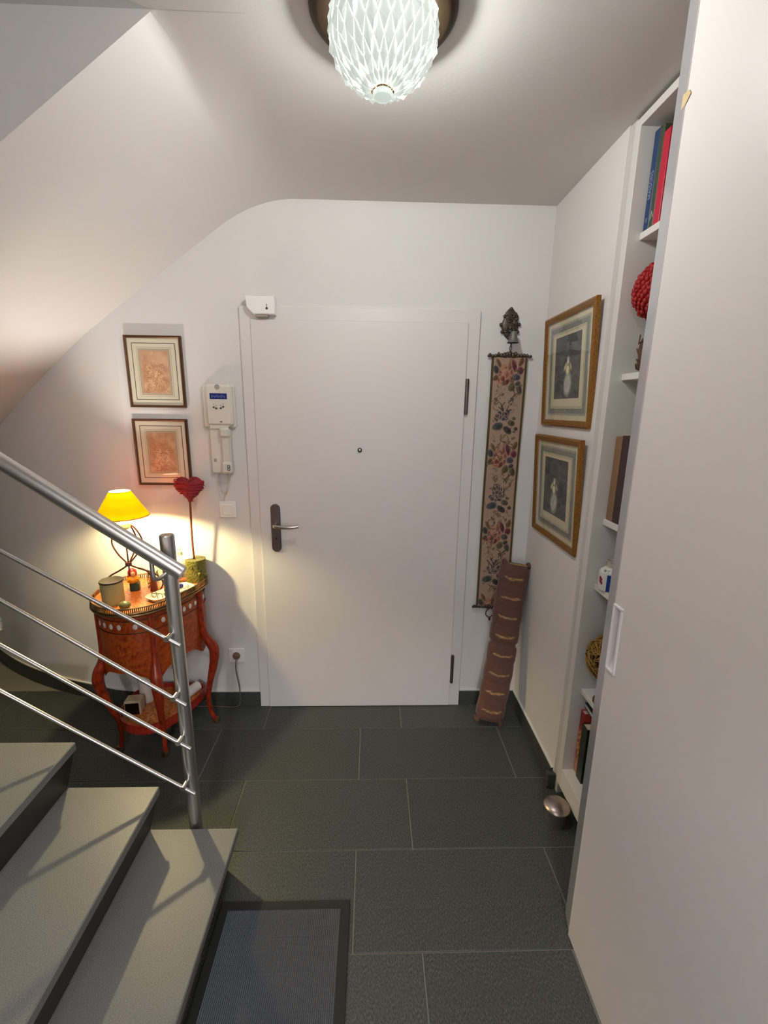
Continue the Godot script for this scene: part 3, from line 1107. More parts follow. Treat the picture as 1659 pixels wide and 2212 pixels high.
# picture in its own axes: x right, y up, facing +z, back at z = 0
func picture(label: String, cat_group: String, frame_mt: Material, w: float, h: float, fw: float, dep: float, mats: Array, pr: Rect2, im: Image, glassy := true) -> Node3D:
	var t := thing("framed_picture", label, "picture", Vector3.ZERO, cat_group)
	var prof := [[0.0, 0.0], [0.0, dep * 0.8], [fw * 0.25, dep], [fw * 0.6, dep * 0.92], [fw, dep * 0.7], [fw, 0.0]]
	var m := M.new()
	var rows := []
	for q in prof:
		var x: float = w / 2.0 - q[0]
		var y: float = h / 2.0 - q[0]
		rows.append([Vector3(-x, -y, q[1]), Vector3(x, -y, q[1]), Vector3(x, y, q[1]), Vector3(-x, y, q[1])])
	m.grid(rows, true, true)
	m.fix(0)
	obj("frame", m, frame_mt, t, 30.0, false)
	# mat board with its printed lines, one quad per band
	var z := dep * 0.35
	var bd: MeshInstance3D
	for k in mats.size():
		var q = mats[k]
		m = M.new()
		var a: Rect2 = q[0]
		var x0 := -w / 2.0 + a.position.x * w
		var x1 := x0 + a.size.x * w
		var y1 := h / 2.0 - a.position.y * h
		var y0 := y1 - a.size.y * h
		m.span(x0, x1, y0, y1, (0.001 if k == 0 else z - 0.0004), z + k * 0.00025)
		if k == 0: bd = obj("mat_board", m, q[1], t, 38.0, false)
		else: obj("mat_band", m, q[1], bd, 38.0, false)
	m = M.new()
	var px0 := -w / 2.0 + pr.position.x * w
	var px1 := px0 + pr.size.x * w
	var py1 := h / 2.0 - pr.position.y * h
	var py0 := py1 - pr.size.y * h
	var pz := z + mats.size() * 0.00025 + 0.0003
	m.quad(Vector3(px0, py0, pz), Vector3(px1, py0, pz), Vector3(px1, py1, pz), Vector3(px0, py1, pz))
	obj("print", m, img_mat(im, 0.8), t, 38.0, false)
	if glassy:
		m = M.new()
		var gx := w / 2.0 - fw * 0.9
		var gy := h / 2.0 - fw * 0.9
		var gz := dep * 0.66
		m.quad(Vector3(-gx, -gy, gz), Vector3(gx, -gy, gz), Vector3(gx, gy, gz), Vector3(-gx, gy, gz))
		var g := mat("ffffff", 0.0)
		g.albedo_color = Color(1, 1, 1, 0.03)
		g.transparency = BaseMaterial3D.TRANSPARENCY_ALPHA
		obj("glass", m, g, t, 38.0, false)
	return t

func pictures() -> void:
	var gold := tri_mat([[0.0, "6a4014"], [0.5, "8e6024"], [1.0, "a57a38"]], noise(0.03, 41), Vector3(8, 8, 8), 0.36)
	gold.metallic = 0.35
	var thin := mat("5e3b22", 0.3, 0.5)
	var cream := mat("dcd2b8", 0.85)
	var cream2 := mat("d9cfb4", 0.85)
	var line := mat("55463a", 0.85)
	var grey := mat("b3a48a", 0.85)
	var sep := mat("a98e6a", 0.85)
	var bands := [
		[Rect2(0.02, 0.02, 0.96, 0.96), cream], [Rect2(0.113, 0.098, 0.774, 0.794), line], [Rect2(0.127, 0.109, 0.746, 0.772), cream2],
		[Rect2(0.195, 0.155, 0.61, 0.69), grey], [Rect2(0.205, 0.163, 0.59, 0.674), cream2], [Rect2(0.222, 0.177, 0.556, 0.646), sep], [Rect2(0.232, 0.185, 0.536, 0.63), grey]]
	var a := picture("upper of two sepia sketches in thin gold frames above the lamp", "sepia sketches on the back wall", thin, 0.255, 0.316, 0.011, 0.018, bands, Rect2(0.255, 0.205, 0.49, 0.59), sketch(51))
	a.position = Vector3(-0.446, 1.751, 0.001)
	var b := picture("lower of two sepia sketches in thin gold frames, reflecting the lamp", "sepia sketches on the back wall", thin, 0.254, 0.314, 0.011, 0.018, bands, Rect2(0.255, 0.205, 0.49, 0.59), sketch(52))
	b.position = Vector3(-0.449, 1.384, 0.001)
	var blue := mat("7d807a", 0.85)
	var blue2 := mat("a19f8c", 0.85)
	var cr := mat("cdc5a6", 0.85)
	var cr2 := mat("b5ae92", 0.85)
	var ln := mat("4e5450", 0.85)
	var rb := [
		[Rect2(0.03, 0.03, 0.94, 0.94), cr], [Rect2(0.105, 0.10, 0.79, 0.80), blue2], [Rect2(0.122, 0.118, 0.756, 0.764), blue], [Rect2(0.160, 0.155, 0.68, 0.69), ln], [Rect2(0.164, 0.159, 0.672, 0.682), cr2], [Rect2(0.190, 0.182, 0.62, 0.636), cr]]
	var tilt := asin(0.023 / 0.45)
	var basis_r := Basis(Vector3.UP, -PI / 2) * Basis(Vector3.RIGHT, tilt)
	var c := picture("upper of two dark engravings of a lady in gold frames on right wall", "dark engravings on the right wall", gold, 0.462, 0.453, 0.026, 0.020, rb, Rect2(0.245, 0.205, 0.515, 0.545), engraving(61, 76))
	c.transform = Transform3D(basis_r, Vector3(1.343, 1.765, 0.307))
	var d := picture("lower of two dark engravings of a lady in gold frames on right wall", "dark engravings on the right wall", gold, 0.462, 0.452, 0.026, 0.020, rb, Rect2(0.245, 0.205, 0.515, 0.545), engraving(62, 66))
	d.transform = Transform3D(basis_r, Vector3(1.343, 1.272, 0.309))
	rng.seed = 77

# ---------------------------------------------------------------- bell pull
func tapestry() -> Image:
	rng.seed = 91
	var w := 150
	var h := 1120
	var im := Image.create(w, h, false, Image.FORMAT_RGB8)
	for y in h:
		for x in w:
			var k := rng.randf() * 0.05
			im.set_pixel(x, y, Color(0.66 - k, 0.56 - k, 0.49 - k))
	var leaf := [Color("4d4a3a"), Color("3d4040"), Color("5a5238"), Color("44404a")]
	var step := 350.0
	for rep in 4:
		var y := -14.0 + rep * step
		var B := func(im_: Image, cx: float, cy: float, rx: float, ry: float, ang: float, col: Color, soft := 0.35, grain := 0.0) -> void:
			var px := 75.0 + (cx - 79.0) * 1.22
			blob(im_, px, cy, rx * 1.34 + 2.0, ry * 1.26 + 2.0, ang, Color("b09a84"), 0.3)
			blob(im_, px, cy, rx * 1.3, ry * 1.22, ang, col, soft, grain)
			blob(im_, px + rx * 0.35, cy + ry * 0.2, rx * 0.8, ry * 0.9, ang + 0.25, col.darkened(0.22), 0.6, 0.3)
			for k in 3:   # veins and folds
				var d := Vector2(cos(ang + 1.57), sin(ang + 1.57)) * ry
				var o := Vector2(rf(-0.5, 0.5) * rx, 0)
				stroke(im_, Vector2(px, cy) + o - d * 0.8, Vector2(px, cy) + o + d * 0.8, 0.12, 1.0, col.darkened(0.35) if k < 2 else col.lightened(0.12))
		# big rose
		for k in 9:
			var a := TAU * k / 9.0
			B.call(im, 62 + 20 * cos(a), y + 82 + 26 * sin(a), 17, 20, a, [Color("843f34"), Color("9a5a48"), Color("6e2a2a"), Color("a66c56")][k % 4], 0.4, 0.25)
		B.call(im, 70, y + 80, 14, 20, 0.3, Color("a8705c"), 0.5, 0.2)
		B.call(im, 58, y + 98, 10, 12, 0.3, Color("8c3d34"), 0.5, 0.2)
		# buds and stems above
		B.call(im, 84, y + 38, 10, 30, 0.25, Color("8a5a40"), 0.4, 0.2)
		B.call(im, 96, y + 46, 9, 26, -0.3, Color("5e2a34"), 0.4, 0.2)
		B.call(im, 120, y + 30, 9, 22, 0.35, Color("6e4a2e"), 0.4, 0.2)
		B.call(im, 118, y + 66, 13, 17, 0.2, Color("6a2d3c"), 0.4, 0.25)
		B.call(im, 42, y + 36, 8, 20, -0.5, Color("6b5636"), 0.4, 0.2)
		B.call(im, 34, y + 62, 11, 17, -0.3, leaf[1], 0.35, 0.2)
		B.call(im, 34, y + 96, 9, 13, 0.6, Color("5f4636"), 0.35, 0.2)
		B.call(im, 107, y + 92, 15, 14, 0.3, Color("4a4654"), 0.35, 0.25)
		# leaves under the rose
		B.call(im, 92, y + 132, 13, 19, 0.5, leaf[2], 0.3, 0.25)
		B.call(im, 118, y + 140, 11, 22, -0.35, leaf[0], 0.3, 0.25)
		B.call(im, 112, y + 118, 8, 12, 1.0, leaf[1], 0.3, 0.2)
		for k in 46:   # small brown foliage between the motifs
			var p := Vector2(rf(22, 128), y + rf(0, step))
			var lc: Color = [Color("5a4a3a"), Color("6a5a46"), Color("4a4440"), Color("7a5a44")][k % 4]
			stroke(im, p, p + Vector2(rf(-20, 20), rf(-24, 24)), rf(-0.4, 0.4), rf(1.2, 2.6), lc)
			blob(im, p.x + rf(-8, 8), p.y + rf(-8, 8), rf(3, 6), rf(6, 11), rf(0, 3), lc, 0.5, 0.3)
		# sprigs
		for k in 16:
			var p := Vector2(rf(34, 66), y + rf(125, 185))
			stroke(im, p, p + Vector2(rf(-16, 16), rf(-14, 14)), rf(-0.5, 0.5), 1.3, Color("6f6450", 0.9))
		for k in 14:
			var p := Vector2(rf(96, 128), y + rf(165, 240))
			stroke(im, p, p + Vector2(rf(-14, 14), rf(-14, 14)), rf(-0.5, 0.5), 1.3, Color("76684f", 0.9))
		stroke(im, Vector2(88, y + 190), Vector2(128, y + 152), 0.1, 2.6, Color("3f3a32"))
		stroke(im, Vector2(90, y + 176), Vector2(100, y + 196), 0.2, 2.2, Color("3f3a32"))
		# dark flower head with spikes
		for k in 9:
			stroke(im, Vector2(rf(56, 84), y + 268), Vector2(40 + k * 7 + rf(-4, 4), y + 205 + rf(-14, 24)), rf(-0.15, 0.15), 2.6, [Color("3b3840"), Color("4a4444"), Color("33343c")][k % 3])
		for k in 10:
			B.call(im, rf(44, 96), y + rf(232, 272), rf(5, 9), rf(8, 13), rf(0, 3), [Color("4a4650"), Color("5c4f48"), Color("3a3840")][k % 3], 0.35, 0.2)
		B.call(im, 52, y + 296, 22, 15, -0.35, Color("3f4648"), 0.3, 0.25)
		B.call(im, 100, y + 282, 15, 12, 0.4, Color("4e4a3c"), 0.3, 0.25)
		B.call(im, 88, y + 312, 20, 12, 0.7, Color("36342f"), 0.3, 0.2)
		B.call(im, 118, y + 306, 8, 8, 0.0, Color("4a3c34"), 0.3, 0.2)
		B.call(im, 108, y + 262, 10, 8, 0.2, Color("6d6450"), 0.4, 0.2)
		for k in 6:
			stroke(im, Vector2(rf(60, 80), y + 330), Vector2(rf(46, 96), y + rf(340, 362)), rf(-0.2, 0.2), 2.0, Color("6b5a3a"))
	for y in h:
		for x in w:
			if x < 9 or x > w - 10:
				im.set_pixel(x, y, Color("4a3e22") if (y + x) % 3 else Color("57492a"))
	return im

func bell_pull() -> void:
	var t := thing("bell_pull", "long floral tapestry bell pull with ornate bronze bars beside the door", "wall hanging", Vector3(1.185, 0.59, 0.0))
	var iron := tri_mat([[0.0, "1f1a16"], [0.5, "4a4036"], [1.0, "8a7a64"]], noise(0.08, 71, 3), Vector3(14, 14, 14), 0.42)
	iron.metallic = 0.55
	var m := M.new()
	# cloth, 4 mm thick, faintly waved
	var f := []
	var b := []
	for i in 41:
		var rowf := []
		var rowb := []
		var k := i / 40.0
		for j in 5:
			var q := j / 4.0
			var x := lerpf(1.102, 1.268, q) + sin(k * 9.0) * 0.001
			var z := 0.012 + 0.002 * sin(k * 7.0 + q * 2.0)
			var y := lerpf(1.84, 0.595, k)
			rowf.append(Vector3(x, y, z + 0.004)); rowb.append(Vector3(x, y, z))
		f.append(rowf); b.append(rowb)
	m.grid(f)
	if (m.v[1] - m.v[0]).cross(m.v[2] - m.v[0]).z < 0.0: m.flip(0)
	var e := m.mark()
	m.grid(b)
	if (m.v[e + 1] - m.v[e]).cross(m.v[e + 2] - m.v[e]).z > 0.0: m.flip(e)
	for i in 40:
		m.quad(f[i][0], b[i][0], b[i + 1][0], f[i + 1][0], Vector2(0, 0), Vector2(0, 0), Vector2(0, 0), Vector2(0, 0))
		m.quad(f[i][4], f[i + 1][4], b[i + 1][4], b[i][4], Vector2(0, 0), Vector2(0, 0), Vector2(0, 0), Vector2(0, 0))
	var cm := img_mat(tapestry(), 0.95)
	obj("cloth", m, cm, t)
	rng.seed = 78
	for q in [[1.846, 0.014], [0.591, 0.010]]:
		m = M.new()
		var y: float = q[0]
		m.tube([Vector3(1.088, y, 0.016), Vector3(1.282, y, 0.016)], 0.0045, 8)
		for k in 15:
			var x := lerpf(1.092, 1.278, k / 14.0)
			var up: float = q[1] * (1.0 - 0.7 * absf(k - 7.0) / 7.0)
			m.ball(Vector3(x, y + rf(-0.004, 0.006) + up * 0.3, 0.018), Vector3(0.007, 0.005 + up * 0.5, 0.006), 8, 6)
		for sg in [-1.0, 1.0]:
			var ring := []
			for k in 10:
				ring.append(Vector3(1.185 + sg * 0.022 + 0.014 * cos(TAU * k / 10), y + 0.004 + 0.010 * sin(TAU * k / 10), 0.018))
			m.tube(ring, 0.0028, 6, true)
			m.ball(Vector3(1.185 + sg * 0.098, y, 0.016), Vector3(0.007, 0.006, 0.006), 8, 6)
		var bar := obj("bar", m, iron, t)
		if y > 1.0:
			m = M.new()
			m.ball(Vector3(1.185, y + 0.010, 0.018), Vector3(0.010, 0.014, 0.007), 10, 8)
			for k in 3:
				var ring := []
				for j in 10:
					var a := TAU * j / 10
					ring.append(Vector3(1.185 + (0.0055 * cos(a) if k % 2 == 0 else 0.0), y + 0.034 + k * 0.015 + 0.009 * sin(a), 0.020 + (0.0 if k % 2 == 0 else 0.0055 * cos(a))))
				m.tube(ring, 0.0016, 6, true)
			obj("chain", m, iron, bar)
		else:
			m = M.new()
			m.tube(curve([Vector3(1.178, y - 0.006, 0.016), Vector3(1.160, y - 0.022, 0.018), Vector3(1.158, y - 0.045, 0.018), Vector3(1.176, y - 0.058, 0.018), Vector3(1.192, y - 0.045, 0.018), Vector3(1.200, y - 0.028, 0.018)], 5), 0.003, 8)
			m.ball(Vector3(1.178, y - 0.066, 0.018), Vector3(0.007, 0.011, 0.006), 8, 6)
			obj("finial", m, mat("5a2f28", 0.45, 0.5), bar)
	# bracket it hangs from
	var k := thing("bell_bracket", "ornate cast metal wall bracket with small bell above the tapestry strip", "bracket", Vector3(1.178, 1.905, 0.0))
	m = M.new()
	m.lathe([Vector2(0.0, -0.070), Vector2(0.022, -0.052), Vector2(0.038, -0.022), Vector2(0.040, 0.002), Vector2(0.028, 0.03), Vector2(0.026, 0.048), Vector2(0.010, 0.066), Vector2(0.0, 0.070)], 16, Vector3(1.178, 1.985, 0.004))
	for i in m.v.size():
		m.v[i] = Vector3(m.v[i].x, m.v[i].y, 0.004 + (m.v[i].z - 0.004) * 0.3 + 0.004)
	for i in 34:
		var a := rf(0, TAU)
		var r := sqrt(rng.randf())
		m.ball(Vector3(1.178 + 0.034 * r * cos(a), 1.982 + 0.056 * r * sin(a), 0.016 + 0.006 * (1.0 - r)), Vector3(rf(0.005, 0.010), rf(0.005, 0.010), 0.006), 7, 5)
	for q in [[-0.043, 0.0], [0.041, 0.002], [-0.028, 0.036], [0.028, 0.036], [0.0, 0.068], [-0.036, -0.03], [0.036, -0.03]]:
		m.ball(Vector3(1.178 + q[0], 1.982 + q[1], 0.012), Vector3(0.008, 0.008, 0.006), 8, 6)
	obj("plaque", m, iron, k)
	m = M.new()
	m.lathe([Vector2(0.0, 1.950), Vector2(0.012, 1.949), Vector2(0.016, 1.940), Vector2(0.0175, 1.925), Vector2(0.022, 1.909), Vector2(0.027, 1.900), Vector2(0.0245, 1.900), Vector2(0.018, 1.912), Vector2(0.012, 1.938), Vector2(0.0, 1.944)], 22, Vector3(1.186, 0, 0.045))
	obj("bell", m, mat("75706a", 0.5, 0.5), k)
	m = M.new()
	m.tube(curve([Vector3(1.180, 1.965, 0.016), Vector3(1.184, 1.966, 0.034), Vector3(1.186, 1.950, 0.045)], 5), 0.004, 8)
	m.tube(curve([Vector3(1.186, 1.944, 0.045), Vector3(1.186, 1.915, 0.043), Vector3(1.185, 1.893, 0.022)], 5), 0.0016, 6)
	obj("hook", m, iron, k)

# ---------------------------------------------------------------- small wall things
func small_wall_things() -> void:
	var cream := mat("dcd8cc", 0.45)
	# alarm keypad
	var t := thing("alarm_keypad", "white wall alarm keypad with small blue display left of door", "keypad", Vector3(-0.165, 1.50, 0.0))
	var m := M.new()
	m.box(Vector3(-0.166, 1.600, 0.011), Vector3(0.150, 0.196, 0.022), 0.008)
	m.box(Vector3(-0.158, 1.607, 0.028), Vector3(0.122, 0.186, 0.030), 0.010)
	m.prism(PackedVector2Array([Vector2(-0.21, -1.500), Vector2(-0.13, -1.500), Vector2(-0.115, -1.516), Vector2(-0.205, -1.516)]), 0.0, 0.034, Vector3.ZERO, Basis(Vector3.RIGHT, Vector3(0, 0, 1), Vector3(0, -1, 0)))
	var kb := obj("housing", m, cream, t)
	m = M.new()
	m.span(-0.196, -0.118, 1.634, 1.660, 0.040, 0.0437)
	var lcd := mat("1b2350", 0.2)
	lcd.emission_enabled = true
	lcd.emission = Color(0.05, 0.08, 0.35)
	lcd.emission_energy_multiplier = 0.35
	var disp := obj("display_screen", m, lcd, t)
	m = M.new()
	for k in 9:
		m.span(-0.189 + k * 0.0072, -0.1845 + k * 0.0072, 1.640 + 0.003 * (k % 2), 1.653 - 0.002 * (k % 3), 0.0436, 0.0440)
	obj("display_digits", m, mat("5a6a9a", 0.4), disp)
	m = M.new()
	m.lathe([Vector2(0.0, 0.042), Vector2(0.012, 0.042), Vector2(0.0115, 0.0445), Vector2(0.0, 0.045)], 18, Vector3(-0.160, 1.688, 0), Basis(Vector3.RIGHT, Vector3(0, 0, 1), Vector3(0, -1, 0)))
	obj("badge", m, mat("a29d95", 0.4), t)
	for q in [[-0.181, 1.598], [-0.170, 1.593], [-0.149, 1.594], [-0.138, 1.600]]:
		m = M.new()
		m.ball(Vector3(q[0], q[1], 0.043), Vector3(0.0055, 0.0042, 0.003), 10, 6)
		obj("button", m, mat("3a3833", 0.5), t)
		m = M.new()
		m.ball(Vector3(q[0], q[1] + 0.0125, 0.043), Vector3(0.0022, 0.0022, 0.0015), 8, 5)
		obj("indicator", m, mat("6f6b62", 0.5), t)
	m = M.new()
	m.ball(Vector3(-0.152, 1.532, 0.043), Vector3(0.006, 0.003, 0.002), 10, 6)
	obj("port", m, mat("6a5f56", 0.5), t)
	# door phone handset
	t = thing("door_phone", "white door intercom handset on wall below the alarm keypad", "intercom", Vector3(-0.16, 1.28, 0.0))
	m = M.new()
	m.box(Vector3(-0.168, 1.395, 0.013), Vector3(0.098, 0.215, 0.026), 0.006)
	var cradle := obj("wall_unit", m, cream, t)
	m = M.new()
	m.box(Vector3(-0.138, 1.40, 0.036), Vector3(0.044, 0.205, 0.020), 0.008)
	m.box(Vector3(-0.138, 1.482, 0.042), Vector3(0.050, 0.048, 0.032), 0.010)
	m.box(Vector3(-0.138, 1.318, 0.042), Vector3(0.050, 0.058, 0.032), 0.010)
	obj("handset", m, mat("d4d1c8", 0.45), t)
	m = M.new()
	m.box(Vector3(-0.196, 1.352, 0.027), Vector3(0.012, 0.016, 0.006), 0.002)
	obj("button", m, mat("a29d94", 0.5), t)
	m = M.new()
	for q in [1.326, 1.313]:
		var ring := []
		for k in 12: ring.append(Vector3(-0.126 + 0.006 * cos(TAU * k / 12), q + 0.0062 * sin(TAU * k / 12), 0.0585))
		m.tube(ring, 0.0018, 6, true)
	obj("emblem", m, mat("55514b", 0.5), t)
	m = M.new()
	var loop := curve([Vector3(-0.190, 1.29, 0.016), Vector3(-0.188, 1.25, 0.022), Vector3(-0.176, 1.195, 0.024), Vector3(-0.164, 1.183, 0.026), Vector3(-0.152, 1.20, 0.030), Vector3(-0.140, 1.255, 0.036), Vector3(-0.135, 1.292, 0.040)], 40)
	var coil := []
	for k in loop.size():
		coil.append(loop[k] + Vector3(cos(k * 1.05), 0.15 * sin(k * 1.05), sin(k * 1.05)) * 0.0028)
	m.tube(coil, 0.0014, 5)
	obj("coiled_cord", m, mat("cbc6ba", 0.5), t)
	# light switch
	t = thing("light_switch", "square white rocker light switch under the door intercom", "switch", Vector3(-0.16, 1.065, 0.0))
	m = M.new()
	m.box(Vector3(-0.160, 1.106, 0.005), Vector3(0.081, 0.081, 0.010), 0.003)
	obj("frame", m, white_plastic, t)
	m = M.new()
	m.box(Vector3(-0.160, 1.106, 0.010), Vector3(0.056, 0.056, 0.010), 0.004, Basis(Vector3.RIGHT, 0.05))
	obj("rocker", m, white_plastic, t)
	# sockets
	for q in [[Vector3(-0.166, 0.307, 0.0), "square white wall socket with brown plug beside the door", 0.0], [Vector3(-1.715, 0.286, -0.395), "small white wall socket at far left behind the stair rods", 0.5]]:
		t = thing("wall_socket", q[1], "socket", q[0] - Vector3(0, 0.041, 0))
		var bs := Basis(Vector3.UP, q[2])
		m = M.new()
		m.box(q[0] + bs * Vector3(0, 0, 0.005), Vector3(0.083, 0.083, 0.010), 0.003, bs)
		obj("frame", m, white_plastic, t)
		m = M.new()
		m.lathe([Vector2(0.0, 0.0085), Vector2(0.018, 0.0085), Vector2(0.020, 0.0125), Vector2(0.022, 0.0125), Vector2(0.022, 0.009)], 22, q[0], bs * Basis(Vector3.RIGHT, Vector3(0, 0, 1), Vector3(0, -1, 0)))
		obj("well", m, mat("b9b5ac", 0.5), t)
	# lock box at the head of the door
	t = thing("door_sensor", "small white alarm box with key slot at top left of door", "sensor", Vector3(0.056, 1.99, 0.03))
	m = M.new()
	m.prism(PackedVector2Array([Vector2(-0.010, -2.075), Vector2(0.118, -2.075), Vector2(0.118, -2.000), Vector2(0.022, -2.000), Vector2(-0.006, -2.028)]), 0.0141, 0.052, Vector3.ZERO, Basis(Vector3.RIGHT, Vector3(0, 0, 1), Vector3(0, -1, 0)), 0.004)
	obj("housing", m, white_plastic, t, 30.0)
	m = M.new()
	m.span(0.030, 0.085, 1.990, 2.001, 0.024, 0.044, 0.002)
	obj("catch", m, mat("a29888", 0.5), t)
	m = M.new()
	m.lathe([Vector2(0.0, 0.050), Vector2(0.0052, 0.050), Vector2(0.0052, 0.0526), Vector2(0.0, 0.053)], 14, Vector3(0.083, 2.024, 0), Basis(Vector3.RIGHT, Vector3(0, 0, 1), Vector3(0, -1, 0)))
	m.span(0.0818, 0.0842, 2.026, 2.042, 0.051, 0.0526)
	obj("key_slot", m, mat("26221f", 0.5), t)

# ---------------------------------------------------------------- things on the floor
func floor_things() -> void:
	# doormat
	var t := thing("doormat", "grey ribbed doormat with a dark rubber border beside the bottom step", "mat", Vector3(0.27, 0, 1.4))
	var m := M.new()
	m.span(0.062, 0.486, 0.0, 0.007, 1.016, 1.80, 0.002)
	obj("border", m, mat("1f201f", 0.75), t)
	m = M.new()
	var rows := []
	var n := 64
	for i in n * 4 + 1:
		var x := lerpf(0.092, 0.456, i / float(n * 4))
		var y := 0.0090 + 0.0028 * sin(TAU * i / 4.0)
		rows.append([Vector3(x, y, 1.045), Vector3(x, y, 1.77)])
	m.grid(rows)
	if (m.v[1] - m.v[0]).cross(m.v[2] - m.v[0]).y < 0.0: m.flip(0)
	var ribm := tri_mat([[0.0, "50555a"], [0.5, "6a6f76"], [1.0, "868b92"]], noise(0.12, 81, 3), Vector3(9, 9, 3), 0.9)
	obj("ribbed_carpet", m, ribm, t, 60.0)
	# draught excluder: chain of padded sections leaning in the corner
	t = thing("draught_excluder", "long brown padded draught excluder with gold leaf sprigs leaning in corner", "cushion", Vector3(1.19, 0, 0.16))
	var im := Image.create(96, 512, false, Image.FORMAT_RGB8)
	for y in 512:
		for x in 96:
			var k := rng.randf() * 0.05
			im.set_pixel(x, y, Color(0.40 - k, 0.27 - k, 0.23 - k))
	for s in 8:
		var cy := 36.0 + s * 62.0
		for cx in [24.0, 72.0]:
			for k in 9:
				blob(im, cx + (k - 4) * 2.0 + rf(-1, 1), cy - 4.0 + absf(k - 4) * 1.3 + rf(-2, 2), rf(1.8, 3.4), rf(3.0, 6.0), rf(-0.7, 0.7), Color("b5945c", 0.95), 0.8, 0.35)
	var cloth := img_mat(im, 0.85)
	cloth.texture_repeat = true
	cloth.rim_enabled = true
	cloth.rim = 0.3
	m = M.new()
	var a := Vector3(1.168, 0.035, 0.165)
	var b := Vector3(1.283, 0.845, 0.062)
	var ax := (b - a).normalized()
	var sx := Vector3(1.0, 0.0, 0.12)
	sx = (sx - ax * sx.dot(ax)).normalized()
	var sz := ax.cross(sx)
	if sz.z < 0.0: sz = -sz
	rows = []
	var N := 96
	for i in N + 1:
		var f := i / float(N)
		var puff := 0.95 + 0.05 * absf(sin(PI * f * 8.0)) ** 0.8
		puff *= 1.0 if f > 0.02 and f < 0.985 else 0.86
		if absf(f - 0.5) < 0.012: puff *= 0.9
		var cc := a.lerp(b, f) + sx * 0.006 * sin(f * 5.0)
		var row := []
		for j in 24:
			var q := TAU * j / 24.0
			var rx := 0.073 * puff * signf(cos(q)) * absf(cos(q)) ** 0.75
			var rz := 0.044 * puff * signf(sin(q)) * absf(sin(q)) ** 0.8
			rz += 0.0016 * sin(f * 120.0 + 3.0 * cos(q))
			row.append(cc + sx * rx + sz * rz)
		rows.append(row)
	var g := m.mark()
	m.grid(rows, false, true)
	m.fan(rows[N], b)
	var e := m.mark()
	m.fan(rows[0], a); m.flip(e)
	m.fix(g)
	obj("cover", m, cloth, t, 60.0)
	for sg in [-1.0, 1.0]:
		m = M.new()
		m.ball(b + sx * 0.060 * sg + ax * 0.002, Vector3(0.012, 0.016, 0.022), 10, 8)
		obj("corner_gather", m, mat("5f4036", 0.85), t)
		m = M.new()
		m.ball(a + sx * 0.058 * sg - ax * 0.012, Vector3(0.018, 0.016, 0.028), 10, 8)
		obj("corner_gather", m, mat("5f4036", 0.85), t)
	m = M.new()
	m.tube([b - sx * 0.040 + ax * 0.003 + sz * 0.030, b + sx * 0.046 + ax * 0.003 + sz * 0.030], 0.003, 6)
	obj("piping", m, mat("a88a4a", 0.7), t)
	# steel doorstop
	t = thing("doorstop", "round brushed metal doorstop on the floor by the bookshelf", "doorstop", Vector3(1.294, 0, 0.728))
	m = M.new()
	m.lathe([Vector2(0.0, 0.0), Vector2(0.041, 0.0), Vector2(0.043, 0.004), Vector2(0.043, 0.063), Vector2(0.041, 0.066), Vector2(0.0, 0.066)], 28, Vector3(1.294, 0, 0.728))
	obj("base", m, mat("8a8482", 0.35, 0.8), t)
	m = M.new()
	m.lathe([Vector2(0.0, 0.062), Vector2(0.048, 0.064), Vector2(0.051, 0.068), Vector2(0.050, 0.072), Vector2(0.042, 0.080), Vector2(0.025, 0.087), Vector2(0.0, 0.090)], 32, Vector3(1.294, 0, 0.728))
	obj("domed_cap", m, mat("b7a8a2", 0.33, 1.0), t)

